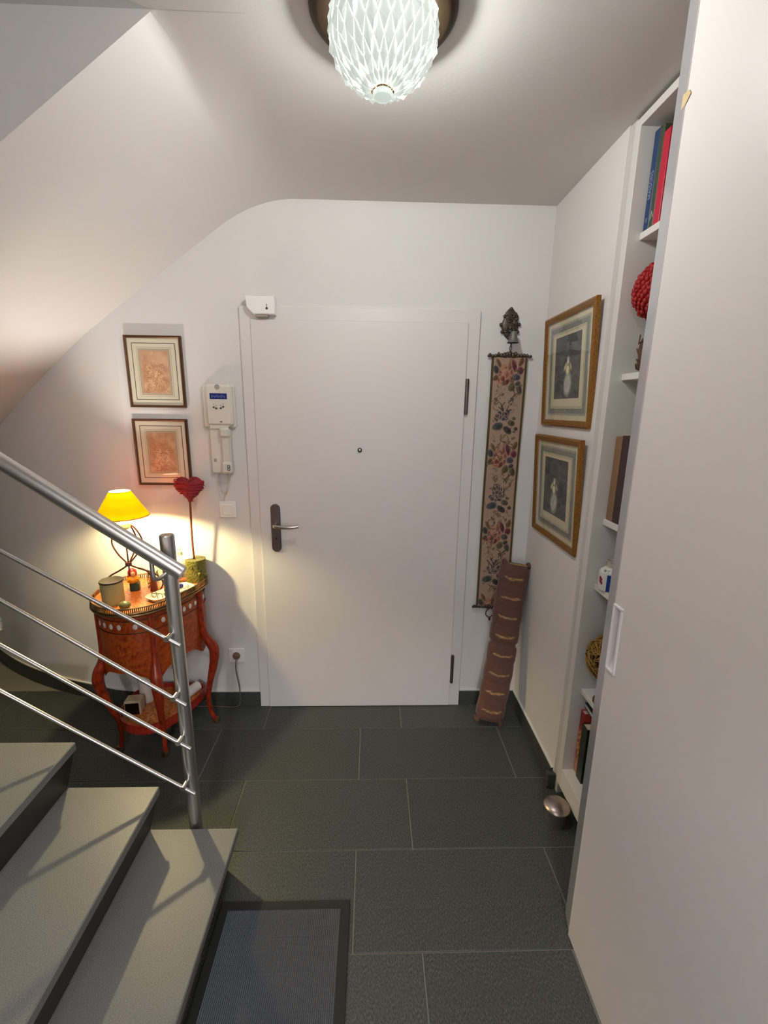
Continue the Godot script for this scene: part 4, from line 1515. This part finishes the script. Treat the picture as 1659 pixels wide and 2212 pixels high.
# ---------------------------------------------------------------- things on and in the side table
func table_things() -> void:
	var top := 0.757
	# storage jar
	var t := thing("lidded_jar", "cream cylindrical jar with flat dark lid on the side table", "jar", Vector3(-0.578, top, 0.328))
	var m := M.new()
	m.lathe([Vector2(0.0, 0.0), Vector2(0.041, 0.0), Vector2(0.043, 0.004), Vector2(0.0445, 0.098), Vector2(0.0, 0.098)], 36, Vector3(-0.578, top, 0.328))
	obj("body", m, mat("a69a66", 0.4), t)
	m = M.new()
	m.lathe([Vector2(0.0, 0.098), Vector2(0.046, 0.098), Vector2(0.047, 0.101), Vector2(0.046, 0.106), Vector2(0.0445, 0.107), Vector2(0.0, 0.107)], 36, Vector3(-0.578, top, 0.328))
	obj("lid", m, mat("38322a", 0.5), t)
	# nesting doll on a dark green block
	var c := Vector3(-0.562, top, 0.187)
	t = thing("wooden_doll", "small painted wooden doll with red scarf behind the cream jar", "figurine", c)
	m = M.new()
	m.box(c + Vector3(0.006, 0.020, 0), Vector3(0.040, 0.040, 0.036), 0.003, Basis(Vector3.UP, 0.3))
	obj("block", m, mat("1f3a2c", 0.4), t)
	m = M.new()
	m.lathe([Vector2(0.0, 0.038), Vector2(0.020, 0.039), Vector2(0.026, 0.050), Vector2(0.024, 0.062), Vector2(0.016, 0.074), Vector2(0.0, 0.078)], 24, c)
	obj("body", m, mat("d98a1c", 0.3), t)
	m = M.new()
	m.ball(c + Vector3(0.0, 0.086, 0.0), Vector3(0.020, 0.022, 0.019), 20, 12)
	m.lathe([Vector2(0.0, 0.062), Vector2(0.023, 0.063), Vector2(0.020, 0.074), Vector2(0.0, 0.080)], 20, c + Vector3(-0.003, 0, -0.004))
	var head := obj("red_scarf", m, mat("b3200f", 0.3), t)
	m = M.new()
	m.ball(c + Vector3(0.006, 0.084, 0.0105), Vector3(0.0125, 0.0135, 0.010), 16, 10)
	var face := obj("face", m, mat("e6a878", 0.4), head)
	m = M.new()
	for q in [[-0.004, 0.087], [0.005, 0.087]]:
		m.ball(c + Vector3(0.006 + q[0], q[1], 0.0200), Vector3(0.0012, 0.0014, 0.0008), 6, 5)
	m.ball(c + Vector3(0.006, 0.079, 0.0195), Vector3(0.0022, 0.0008, 0.0008), 6, 5)
	obj("painted_features", m, mat("4a1a12", 0.5), t)
	m = M.new()
	for k in 12:
		var a := TAU * k / 12
		m.ball(c + Vector3(0.024 * cos(a), 0.052 + 0.006 * (k % 2), 0.024 * sin(a)), Vector3(0.005, 0.008, 0.005), 6, 5)
	obj("ruff", m, mat("e2a01e", 0.5), t)
	# little green ball
	m = M.new()
	m.ball(Vector3(-0.497, top + 0.017, 0.388), Vector3(0.024, 0.018, 0.020), 18, 10)
	tag(obj("stone", m, tri_mat([[0.0, "4c4c2c"], [1.0, "7f7c50"]], noise(0.05, 85), Vector3(14, 14, 14), 0.35)), "small smooth green stone at the front edge of the side table", "stone")
	# heart on a stick in a birch stump
	c = Vector3(-0.316, top, 0.066)
	t = thing("heart_ornament", "red wicker heart on a stick set in an olive log block", "ornament", c)
	m = M.new()
	var rows := []
	for i in 13:
		var f := i / 12.0
		var row := []
		for j in 30:
			var a := TAU * j / 30
			var r := 0.047 * (1.0 + 0.03 * sin(3.0 * a + f * 2.0) + 0.015 * sin(7.0 * a))
			row.append(c + Vector3(r * cos(a), 0.114 * f, r * sin(a)))
		rows.append(row)
	m.grid(rows, false, true)
	m.fan(rows[12], c + Vector3(0, 0.114, 0))
	var e := m.mark()
	m.fan(rows[0], c); m.flip(e)
	m.fix(0)
	for q in [[0.9, 0.045, 0.008], [0.5, 0.02, 0.006], [0.2, 0.03, 0.010], [1.6, 0.08, 0.005]]:
		m.ball(c + Vector3(0.047 * cos(q[0]), q[1], 0.047 * sin(q[0])), Vector3(q[2], q[2] * 1.4, q[2]), 8, 6)
	obj("log_block", m, tri_mat([[0.0, "2e2a0c"], [0.35, "5e5a1c"], [0.55, "7d7a2c"], [0.75, "5a5420"], [1.0, "b0a860"]], noise(0.03, 86, 5), Vector3(7, 4, 7), 0.5, 0.4), t, 50.0)
	var s0 := c + Vector3(-0.006, 0.114, 0.0)
	var s1 := Vector3(-0.306, 1.185, 0.090)
	m = M.new()
	m.tube(curve([s0 - Vector3(0, 0.004, 0), s0.lerp(s1, 0.4) + Vector3(-0.003, 0, 0), s1], 6), 0.0052, 8)
	var stick := obj("stick", m, mat("7a3d1c", 0.7), t)
	m = M.new()
	m.box(s0 + Vector3(-0.030, 0.006, 0.012), Vector3(0.062, 0.012, 0.002), 0.0, Basis(Vector3(0.3, 0, 1).normalized(), 0.22) * Basis(Vector3.RIGHT, -0.9))
	obj("paper_tag", m, mat("ece4b4", 0.7), stick)
	# heart: core and wound strands
	m = M.new()
	var hc := Vector3(-0.305, 1.232, 0.090)
	var hp := func(a: float) -> Vector2:
		return Vector2(16.0 * pow(sin(a), 3.0), 13.0 * cos(a) - 5.0 * cos(2 * a) - 2.0 * cos(3 * a) - cos(4 * a)) * Vector2(0.00415, 0.0043)
	for sg in [1.0, -1.0]:
		var g := m.mark()
		rows = []
		for i in 8:
			var s := i / 7.0
			var row := []
			for j in 40:
				var p: Vector2 = hp.call(TAU * j / 40.0)
				row.append(hc + Vector3(p.x * s * 0.95, p.y * s * 0.95, sg * 0.036 * sqrt(maxf(0.0, 1.0 - s * s))))
			rows.append(row)
		m.grid(rows, false, true)
		if (m.v[g + 600] - hc).dot((m.v[g + 601] - m.v[g + 600]).cross(m.v[g + 602] - m.v[g + 600])) < 0.0: m.flip(g)
	var core := obj("heart", m, tri_mat([[0.0, "4a0810"], [0.5, "8c1822"], [1.0, "b53838"]], noise(0.04, 87), Vector3(16, 22, 16), 0.7), t)
	m = M.new()
	for k in 40:
		var y := lerpf(-0.066, 0.026, k / 39.0)
		var w := 0.0
		for j in 60:
			var p: Vector2 = hp.call(TAU * j / 60.0)
			if absf(p.y - y) < 0.003: w = maxf(w, absf(p.x))
		w = maxf(w, 0.008)
		var ring := []
		var tl := rf(-0.16, 0.16)
		for j in 20:
			var a := TAU * j / 20
			ring.append(hc + Vector3(w * 1.02 * cos(a), y + tl * w * cos(a) + rf(-0.001, 0.001), 0.036 * sqrt(clampf(w / 0.064, 0.05, 1.0)) * sin(a) * 1.03))
		m.tube(ring, rf(0.0016, 0.0028), 5, true)
		if k % 2 == 0:
			var q: Vector3 = ring[0 if k % 4 == 0 else 10]
			m.tube([q, q + Vector3(rf(0.004, 0.011) * (1 if k % 4 == 0 else -1), rf(-0.005, 0.004), rf(-0.004, 0.004))], 0.0012, 4)
	for k in 14:
		var a := rf(0.1, TAU - 0.1)
		var p: Vector2 = hp.call(a)
		var p2: Vector2 = hp.call(a + rf(0.2, 0.5))
		m.tube([hc + Vector3(p.x, p.y, 0.008), hc + Vector3(p.x * 0.6, p.y * 0.6 + 0.004, 0.034), hc + Vector3(p2.x, p2.y, 0.010)], 0.002, 5)
	obj("strands", m, tri_mat([[0.0, "6e0f1a"], [0.5, "a3222c"], [1.0, "c24a44"]], noise(0.05, 88), Vector3(20, 20, 20), 0.65), core)
	# tray with glasses and keys
	var tc := Vector3(-0.372, top, 0.235)
	var bs := Basis(Vector3.UP, 1.02)
	t = thing("tray", "shallow white rectangular dish at the front of the side table", "tray", tc)
	m = M.new()
	var outl := func(w: float, d: float, y: float) -> Array:
		var row := []
		for k in 32:
			var a := TAU * k / 32
			row.append(tc + bs * Vector3(w * signf(cos(a)) * absf(cos(a)) ** 0.45, y, d * signf(sin(a)) * absf(sin(a)) ** 0.45))
		return row
	m.grid([outl.call(0.0, 0.0, 0.0), outl.call(0.092, 0.038, 0.0), outl.call(0.104, 0.048, 0.014), outl.call(0.106, 0.050, 0.017), outl.call(0.102, 0.046, 0.017), outl.call(0.090, 0.036, 0.004), outl.call(0.0, 0.0, 0.004)], false, true)
	m.fix(0)
	obj("dish", m, mat("d6d2bc", 0.3), t)
	var gl := thing("eyeglasses", "folded pair of eyeglasses lying at the left end of the white dish", "glasses", tc + bs * Vector3(-0.06, 0.006, 0.0))
	m = M.new()
	for sg in [-1.0, 1.0]:
		var ring := []
		for k in 14:
			var a := TAU * k / 14
			ring.append(tc + bs * Vector3(-0.066 + 0.004 * sin(a), 0.018 + 0.012 * sin(a), sg * 0.021 + 0.017 * cos(a)))
		m.tube(ring, 0.0012, 5, true)
		m.tube([tc + bs * Vector3(-0.066, 0.020, sg * 0.038), tc + bs * Vector3(-0.045, 0.014, sg * 0.022), tc + bs * Vector3(-0.032, 0.011, sg * 0.006)], 0.0014, 5)
	obj("wire_frame", m, mat("3c352c", 0.35, 0.6), gl)
	m = M.new()
	m.box(tc + bs * Vector3(0.0, 0.016, -0.004), Vector3(0.052, 0.010, 0.046), 0.004, bs * Basis(Vector3.UP, 0.12) * Basis(Vector3.BACK, 0.06))
	tag(obj("spectacle_case", m, mat("cfcab2", 0.5)), "pale spectacle case lying in the white dish beneath the glasses", "case")
	m = M.new()
	m.box(tc + bs * Vector3(0.0, 0.0255, -0.006), Vector3(0.050, 0.006, 0.018), 0.002, bs * Basis(Vector3.UP, 0.1))
	tag(obj("pen_case", m, mat("2e2c30", 0.4)), "narrow dark case lying across the white dish behind the railing post", "case")
	m = M.new()
	m.box(tc + bs * Vector3(0.056, 0.016, -0.018), Vector3(0.036, 0.016, 0.024), 0.004, bs * Basis(Vector3.UP, -0.2))
	tag(obj("blue_box", m, mat("2a2a78", 0.45)), "small dark blue box at the right end of the white dish", "box")
	var ky := thing("key_ring", "bunch of steel keys lying at the right end of the white dish", "keys", tc + bs * Vector3(0.06, 0.005, 0.02))
	m = M.new()
	var rr := []
	for k in 16: rr.append(tc + bs * Vector3(0.052 + 0.011 * cos(TAU * k / 16), 0.009, 0.016 + 0.011 * sin(TAU * k / 16)))
	m.tube(rr, 0.0012, 5, true)
	obj("ring", m, steel, ky)
	for k in 3:
		m = M.new()
		var kb := bs * Basis(Vector3.UP, -0.5 + 0.55 * k)
		m.lathe([Vector2(0.0, -0.001), Vector2(0.009, -0.001), Vector2(0.009, 0.001), Vector2(0.0, 0.001)], 14, tc + bs * Vector3(0.066, 0.009 + 0.0025 * k, 0.018), Basis())
		m.box(tc + bs * Vector3(0.066, 0.009 + 0.0025 * k, 0.018) + kb * Vector3(0.020, 0, 0), Vector3(0.028, 0.0018, 0.005), 0.0, kb)
		obj("key", m, steel, ky)
	# cards and letter rack behind the post
	var art := Image.create(64, 80, false, Image.FORMAT_RGB8)
	art.fill(Color("d9cfae"))
	for k in 16:
		var p := Vector2(rf(14, 50), rf(14, 66))
		stroke(art, p, p + Vector2(rf(-12, 12), rf(-16, 4)), rf(-0.3, 0.3), 0.9, Color("5a5240", 0.8))
	for q in [[Vector3(-0.462, top, 0.100), 0.082, 0.165, "tall white greeting card standing behind the lamp on the side table", 0.25], [Vector3(-0.425, top, 0.135), 0.080, 0.120, "lower cream botanical card standing in front of the tall card", 0.35]]:
		m = M.new()
		var cb := Basis(Vector3.UP, q[4]) * Basis(Vector3.RIGHT, -0.12)
		var p0: Vector3 = q[0]
		m.box(p0 + cb * Vector3(0, q[2] / 2.0, 0), Vector3(q[1], q[2], 0.003), 0.0, cb)
		var card := thing("greeting_card", q[3], "card", p0, "cards on the side table")
		obj("card", m, mat("d8d0b4", 0.7), card)
		m = M.new()
		var w: float = q[1] * 0.44
		var h: float = q[2]
		m.quad(p0 + cb * Vector3(-w, h * 0.06, 0.002), p0 + cb * Vector3(w, h * 0.06, 0.002), p0 + cb * Vector3(w, h * 0.94, 0.002), p0 + cb * Vector3(-w, h * 0.94, 0.002))
		obj("drawing", m, img_mat(art, 0.8), card)
	var lr := thing("letter_rack", "small dark wire rack beside the wooden doll on the side table", "rack", Vector3(-0.505, top, 0.17))
	m = M.new()
	for k in 3:
		var z := 0.095 + k * 0.012
		m.tube(curve([Vector3(-0.530, top + 0.002, z), Vector3(-0.528, top + 0.05, z), Vector3(-0.510, top + 0.062, z), Vector3(-0.492, top + 0.05, z), Vector3(-0.482, top + 0.066, z), Vector3(-0.470, top + 0.002, z)], 5), 0.0016, 6)
	for q in [[0.036, -0.529, -0.472], [0.052, -0.524, -0.476]]:
		for z in [0.095, 0.119]:
			m.tube([Vector3(q[1], top + q[0], z), Vector3(q[2], top + q[0], z)], 0.0014, 6)
	for x in [-0.530, -0.470]:
		m.tube([Vector3(x, top + 0.002, 0.095), Vector3(x, top + 0.002, 0.119)], 0.0016, 6)
	obj("wire", m, mat("4a3022", 0.45, 0.4), lr)
	# brown wooden letter holder
	m = M.new()
	m.prism(PackedVector2Array([Vector2(-0.478, -top - 0.001), Vector2(-0.444, -top - 0.001), Vector2(-0.450, -top - 0.05), Vector2(-0.462, -top - 0.085), Vector2(-0.472, -top - 0.06)]), 0.195, 0.21, Vector3.ZERO, Basis(Vector3.RIGHT, Vector3(0, 0, 1), Vector3(0, -1, 0)), 0.002)
	tag(obj("wooden_stand", m, mat("7a3416", 0.4)), "small curved brown wooden stand in front of the cream cards", "stand")
	# clear bottle behind the post
	t = thing("glass_bottle", "clear glass bottle with pale stopper between cards and heart ornament", "bottle", Vector3(-0.392, top, 0.060))
	m = M.new()
	m.lathe([Vector2(0.0, 0.0), Vector2(0.030, 0.0), Vector2(0.032, 0.006), Vector2(0.032, 0.085), Vector2(0.024, 0.105), Vector2(0.011, 0.116), Vector2(0.011, 0.135)], 24, Vector3(-0.392, top, 0.060))
	var cg := mat("ffffff", 0.02)
	cg.albedo_color = Color(0.97, 0.98, 0.95, 0.12)
	cg.transparency = BaseMaterial3D.TRANSPARENCY_ALPHA
	obj("body", m, cg, t)
	m = M.new()
	m.lathe([Vector2(0.0, 0.130), Vector2(0.013, 0.131), Vector2(0.013, 0.148), Vector2(0.005, 0.152), Vector2(0.003, 0.172), Vector2(0.0, 0.173)], 18, Vector3(-0.392, top, 0.060))
	obj("stopper", m, mat("d6cf9e", 0.3), t)
	# lower tray
	var us := 0.152
	t = thing("small_clock", "cream cube clock with black face on the table's lower tray", "clock", Vector3(-0.592, us, 0.262))
	var kb2 := Basis(Vector3.UP, 0.12)
	m = M.new()
	m.box(Vector3(-0.592, us + 0.037, 0.250), Vector3(0.074, 0.074, 0.060), 0.005, kb2)
	obj("case", m, mat("b9a88c", 0.45), t)
	m = M.new()
	m.box(Vector3(-0.592, us + 0.034, 0.250) + kb2 * Vector3(0, 0, 0.030), Vector3(0.062, 0.060, 0.003), 0.001, kb2)
	obj("black_face", m, mat("0d0c0c", 0.25), t)
	t = thing("lotion_bottle", "white bottle with yellow cap standing behind the cube clock", "bottle", Vector3(-0.575, us, 0.165))
	m = M.new()
	m.lathe([Vector2(0.0, 0.0), Vector2(0.030, 0.0), Vector2(0.032, 0.005), Vector2(0.032, 0.13), Vector2(0.027, 0.145), Vector2(0.0, 0.147)], 24, Vector3(-0.575, us, 0.165))
	obj("body", m, mat("c9c2b6", 0.4), t)
	m = M.new()
	m.lathe([Vector2(0.0, 0.146), Vector2(0.024, 0.146), Vector2(0.024, 0.170), Vector2(0.020, 0.174), Vector2(0.0, 0.175)], 20, Vector3(-0.575, us, 0.165))
	obj("cap", m, mat("c9b04a", 0.4), t)
	m = M.new()
	var ra := Vector3(-0.392, us + 0.026, 0.170)
	var rb := Vector3(-0.352, us + 0.026, 0.085)
	var rd := (rb - ra).normalized()
	m.tube([ra - rd * 0.004, ra, rb, rb + rd * 0.004], [0.018, 0.0255, 0.0255, 0.018], 24)
	tag(obj("paper_roll", m, mat("d9d6cf", 0.7), null, 50.0), "white roll lying on the right end of the table's lower tray", "roll")

# ---------------------------------------------------------------- things on the shelves
func book(label: String, group: String, x: float, y: float, z0: float, z1: float, h: float, d: float, cover: Material) -> Node3D:
	var t := thing("book", label, "book", Vector3(x + d / 2.0, y, (z0 + z1) / 2.0), group)
	var m := M.new()
	var w := z1 - z0
	m.span(x, x + 0.004, y, y + h, z0, z1, 0.0015)
	m.span(x + 0.002, x + d, y, y + h, z0, z0 + 0.0025)
	m.span(x + 0.002, x + d, y, y + h, z1 - 0.0025, z1)
	obj("cover", m, cover, t)
	m = M.new()
	m.span(x + 0.004, x + d - 0.004, y + 0.003, y + h - 0.004, z0 + 0.0025, z1 - 0.0025)
	obj("pages", m, mat("cdc6b4", 0.8), t)
	return t

# upright lettering running up a spine that faces -x
func spine_text(txt: String, parent: Node3D, at: Vector3, size: float, mt: Material) -> void:
	var tm := TextMesh.new()
	tm.text = txt
	var fnt := SystemFont.new()
	fnt.font_names = PackedStringArray(["Droid Sans"])
	tm.font = fnt
	tm.font_size = 32
	tm.pixel_size = size / 32.0
	tm.depth = 0.0006
	var o := MeshInstance3D.new()
	o.mesh = tm
	o.material_override = mt
	o.name = "lettering"
	parent.add_child(o, true)
	o.basis = Basis(Vector3.UP, -PI / 2) * Basis(Vector3.BACK, PI / 2)
	o.position = at - spot(parent)

func shelf_things() -> void:
	var x := 1.392
	var pale := mat("9aa3b8", 0.6)
	var bl := book("dark blue book with pale lettering, leftmost on the top shelf", "books on the top shelf", x, 2.15, 0.633, 0.660, 0.272, 0.20, mat("1b3a66", 0.4))
	spine_text("MAISONS", bl, Vector3(x - 0.0003, 2.275, 0.6465), 0.018, pale)
	spine_text("III", bl, Vector3(x - 0.0003, 2.180, 0.6465), 0.012, pale)
	var gr := book("dark green book with white triangle mark on the top shelf", "books on the top shelf", x, 2.15, 0.661, 0.682, 0.268, 0.20, mat("3d4a36", 0.45))
	var m := M.new()
	var tr := [Vector3(x - 0.0008, 2.172, 0.667), Vector3(x - 0.0008, 2.178, 0.679), Vector3(x - 0.0008, 2.196, 0.672)]
	m.tube(tr, 0.0009, 5, true)
	obj("triangle_mark", m, mat("d2d2cc", 0.5), gr)
	book("bright red book beside the green one on the top shelf", "books on the top shelf", x, 2.15, 0.683, 0.712, 0.246, 0.19, mat("c2163a", 0.35))
	# red ball ornament on a twig foot
	var c := Vector3(1.436, 1.725, 0.724)
	var t := thing("ball_topiary", "red petalled ball on a brown twig foot on the second shelf", "ornament", c)
	m = M.new()
	var bc := c + Vector3(0, 0.238, 0)
	m.ball(bc, Vector3(0.084, 0.084, 0.084), 24, 16)
	for k in 420:
		var f := k / 419.0
		var y := 1.0 - 2.0 * f
		var a := k * 2.39996
		var d := Vector3(sqrt(1 - y * y) * cos(a), y, sqrt(1 - y * y) * sin(a))
		var s := rf(0.005, 0.009)
		m.ball(bc + d * rf(0.082, 0.087), Vector3(s, s, s * 0.8), 6, 5)
	obj("petal_ball", m, tri_mat([[0.0, "5a0606"], [0.5, "a01010"], [0.8, "bb2a22"], [1.0, "d86a50"]], noise(0.06, 95, 3), Vector3(18, 18, 18), 0.7), t)
	m = M.new()
	m.lathe([Vector2(0.0, 0.0), Vector2(0.040, 0.0), Vector2(0.046, 0.02), Vector2(0.052, 0.07), Vector2(0.046, 0.10), Vector2(0.0, 0.10)], 20, c)
	for k in 40:
		var a := rf(0, TAU)
		var y := rf(0.01, 0.10)
		m.tube([c + Vector3(0.050 * cos(a), y, 0.050 * sin(a)), c + Vector3(0.055 * cos(a + 0.3), y + rf(-0.02, 0.02), 0.055 * sin(a + 0.3)), c + Vector3(0.050 * cos(a + 0.6), y + rf(-0.02, 0.02), 0.050 * sin(a + 0.6))], 0.0022, 5)
	obj("twig_foot", m, tri_mat([[0.0, "3a2416"], [1.0, "7a5a3c"]], noise(0.05, 96), Vector3(20, 20, 20), 0.8), t)
	m = M.new()
	m.tube([c + Vector3(0, 0.09, 0), c + Vector3(0, 0.20, 0)], 0.008, 8)
	obj("stem", m, mat("4a2e1a", 0.8), t)
	# two tall books on the third shelf
	book("tall tan book at the left of the middle shelf", "books on the middle shelf", 1.394, 1.223, 0.632, 0.672, 0.295, 0.20, mat("8a6a4c", 0.6))
	book("tall dark brown book beside the tan one on the middle shelf", "books on the middle shelf", 1.394, 1.223, 0.673, 0.720, 0.300, 0.20, mat("38241f", 0.5))
	# apothecary jar
	c = Vector3(1.418, 0.971, 0.679)
	t = thing("ceramic_jar", "white pharmacy jar with blue stripe and red mark, open glass neck", "jar", c)
	m = M.new()
	m.lathe([Vector2(0.0, 0.0), Vector2(0.040, 0.0), Vector2(0.043, 0.004), Vector2(0.043, 0.066), Vector2(0.038, 0.076), Vector2(0.022, 0.086), Vector2(0.0, 0.086)], 36, c)
	obj("body", m, mat("d9d8d2", 0.22), t)
	m = M.new()
	m.lathe([Vector2(0.020, 0.084), Vector2(0.019, 0.104), Vector2(0.023, 0.110), Vector2(0.021, 0.111), Vector2(0.017, 0.104), Vector2(0.017, 0.086)], 24, c, Basis(), false)
	obj("neck", m, mat("bfb8a8", 0.15), t)
	# printed marks, thin shells on the glaze
	var shell := func(a0: float, a1: float, y0: float, y1: float, r: float) -> M:
		var q := M.new()
		var rows := []
		for i in 7:
			var a := lerpf(a0, a1, i / 6.0)
			var d := Vector3(cos(a), 0, sin(a)) * r
			rows.append([c + d + Vector3(0, y0, 0), c + d + Vector3(0, y1, 0)])
		q.grid(rows)
		if (q.v[1] - q.v[0]).cross(q.v[2] - q.v[0]).dot(q.v[0] - c - Vector3(0, y0, 0)) < 0.0: q.flip(0)
		return q
	obj("blue_stripe", shell.call(2.42, 2.12, 0.004, 0.066, 0.0435), mat("1d3f8e", 0.25), t)
	m = M.new()
	for q in [[3.05, 0.046, 0.006, 0.008], [3.00, 0.036, 0.007, 0.008], [2.88, 0.030, 0.005, 0.007], [2.92, 0.043, 0.005, 0.006]]:
		m.ball(c + Vector3(0.0428 * cos(q[0]), q[1], 0.0428 * sin(q[0])), Vector3(0.002, q[3], q[2]), 8, 6, Basis(Vector3.UP, PI - q[0]))
	obj("red_mark", m, mat("8c1c34", 0.35), t)
	var ink := mat("1c1a1a", 0.4)
	var word := "WEH"
	for k in 3:
		var a := 2.75 - k * 0.36
		var tm := TextMesh.new()
		tm.text = word[k]
		var fnt := SystemFont.new()
		fnt.font_names = PackedStringArray(["Droid Sans"])
		tm.font = fnt
		tm.font_size = 32
		tm.pixel_size = 0.0125 / 32.0
		tm.depth = 0.0008
		var o := MeshInstance3D.new()
		o.mesh = tm
		o.material_override = ink
		o.name = "letter"
		t.add_child(o, true)
		o.basis = Basis(Vector3.UP, PI / 2 - a) * Basis(Vector3.RIGHT, -0.75)
		o.position = Vector3(0.0375 * cos(a), 0.0765, 0.0375 * sin(a))
	# straw ball
	c = Vector3(1.440, 0.712, 0.722)
	t = thing("straw_ball", "ball of golden wound straw on the shelf above the lowest books", "ornament", Vector3(c.x, 0.528, c.z))
	m = M.new()
	m.ball(c, Vector3(0.076, 0.076, 0.076), 20, 14)
	obj("core", m, mat("3e2a10", 0.9), t)
	m = M.new()
	for k in 420:
		var n := Vector3(rf(-1, 1), rf(-1, 1), rf(-1, 1)).normalized()
		var u := n.cross(Vector3(rf(-1, 1), rf(-1, 1), rf(-1, 1))).normalized()
		var w := n.cross(u)
		var path := []
		var r := rf(0.077, 0.092)
		var a0 := rf(0, TAU)
		var sp := rf(0.5, 1.1)
		for i in 6:
			var a := a0 + sp * (i / 5.0 - 0.5)
			path.append(c + (u * cos(a) + w * sin(a)) * (r + rf(-0.002, 0.002)))
		m.tube(path, rf(0.0012, 0.0026), 4)
	obj("straw", m, tri_mat([[0.0, "6e4c18"], [0.5, "9c7430"], [1.0, "c9a860"]], noise(0.05, 97), Vector3(25, 25, 25), 0.7), t)
	m = M.new()
	m.lathe([Vector2(0.0, 0.528), Vector2(0.05, 0.528), Vector2(0.05, 0.534), Vector2(0.012, 0.545), Vector2(0.012, 0.64), Vector2(0.0, 0.64)], 18, Vector3(c.x, 0, c.z))
	obj("foot", m, mat("5a4426", 0.8), t)
	# lowest shelf
	var yb := 0.150
	var rd := book("tall red and orange patterned book, leftmost on the lowest shelf", "books on the lowest shelf", 1.396, yb, 0.632, 0.662, 0.285, 0.20, mat("b03a22", 0.4))
	var art := Image.create(24, 160, false, Image.FORMAT_RGB8)
	art.fill(Color("b5693c"))
	for y in 160:
		for xx in 24:
			var base := Color("8c1220") if y < 46 else (Color("c98a4c") if int(y + xx * 0.8) % 14 < 7 and y < 112 else (Color("a04c20") if y < 112 else Color("c08058")))
			art.set_pixel(xx, y, base)
	for k in 14: blob(art, rf(0, 24), rf(46, 120), rf(3, 7), rf(3, 9), rf(0, 3), [Color("8c2a12"), Color("d8a068"), Color("6a1410")][k % 3], 0.6)
	m = M.new()
	m.quad(Vector3(1.3957, yb + 0.002, 0.633), Vector3(1.3957, yb + 0.002, 0.661), Vector3(1.3957, yb + 0.283, 0.661), Vector3(1.3957, yb + 0.283, 0.633))
	obj("spine_print", m, img_mat(art, 0.4), rd)
	var foil := tri_mat([[0.0, "0c110a"], [0.62, "141c12"], [0.75, "2e4a22"], [1.0, "7a8a50"]], noise(0.12, 98, 2), Vector3(14, 14, 14), 0.4)
	book("thick dark green speckled book on the lowest shelf", "books on the lowest shelf", 1.390, yb, 0.664, 0.706, 0.248, 0.20, foil)
	book("thick black book beside the green speckled one on the lowest shelf", "books on the lowest shelf", 1.398, yb, 0.708, 0.745, 0.245, 0.20, mat("151612", 0.5))
	t = thing("flat_book", "flat dark grey book with pale edge lying on top of the lowest books", "book", Vector3(1.48, yb + 0.286, 0.72))
	m = M.new()
	var lb := Basis(Vector3.RIGHT, 0.10)
	m.box(Vector3(1.478, 0.446, 0.735), Vector3(0.150, 0.004, 0.190), 0.001, lb)
	m.box(Vector3(1.478, 0.463, 0.735), Vector3(0.150, 0.004, 0.190), 0.001, lb)
	obj("cover", m, mat("3c4248", 0.4), t)
	m = M.new()
	m.box(Vector3(1.478, 0.4545, 0.735), Vector3(0.146, 0.013, 0.186), 0.0, lb)
	obj("pages", m, mat("c9c6c0", 0.7), t)
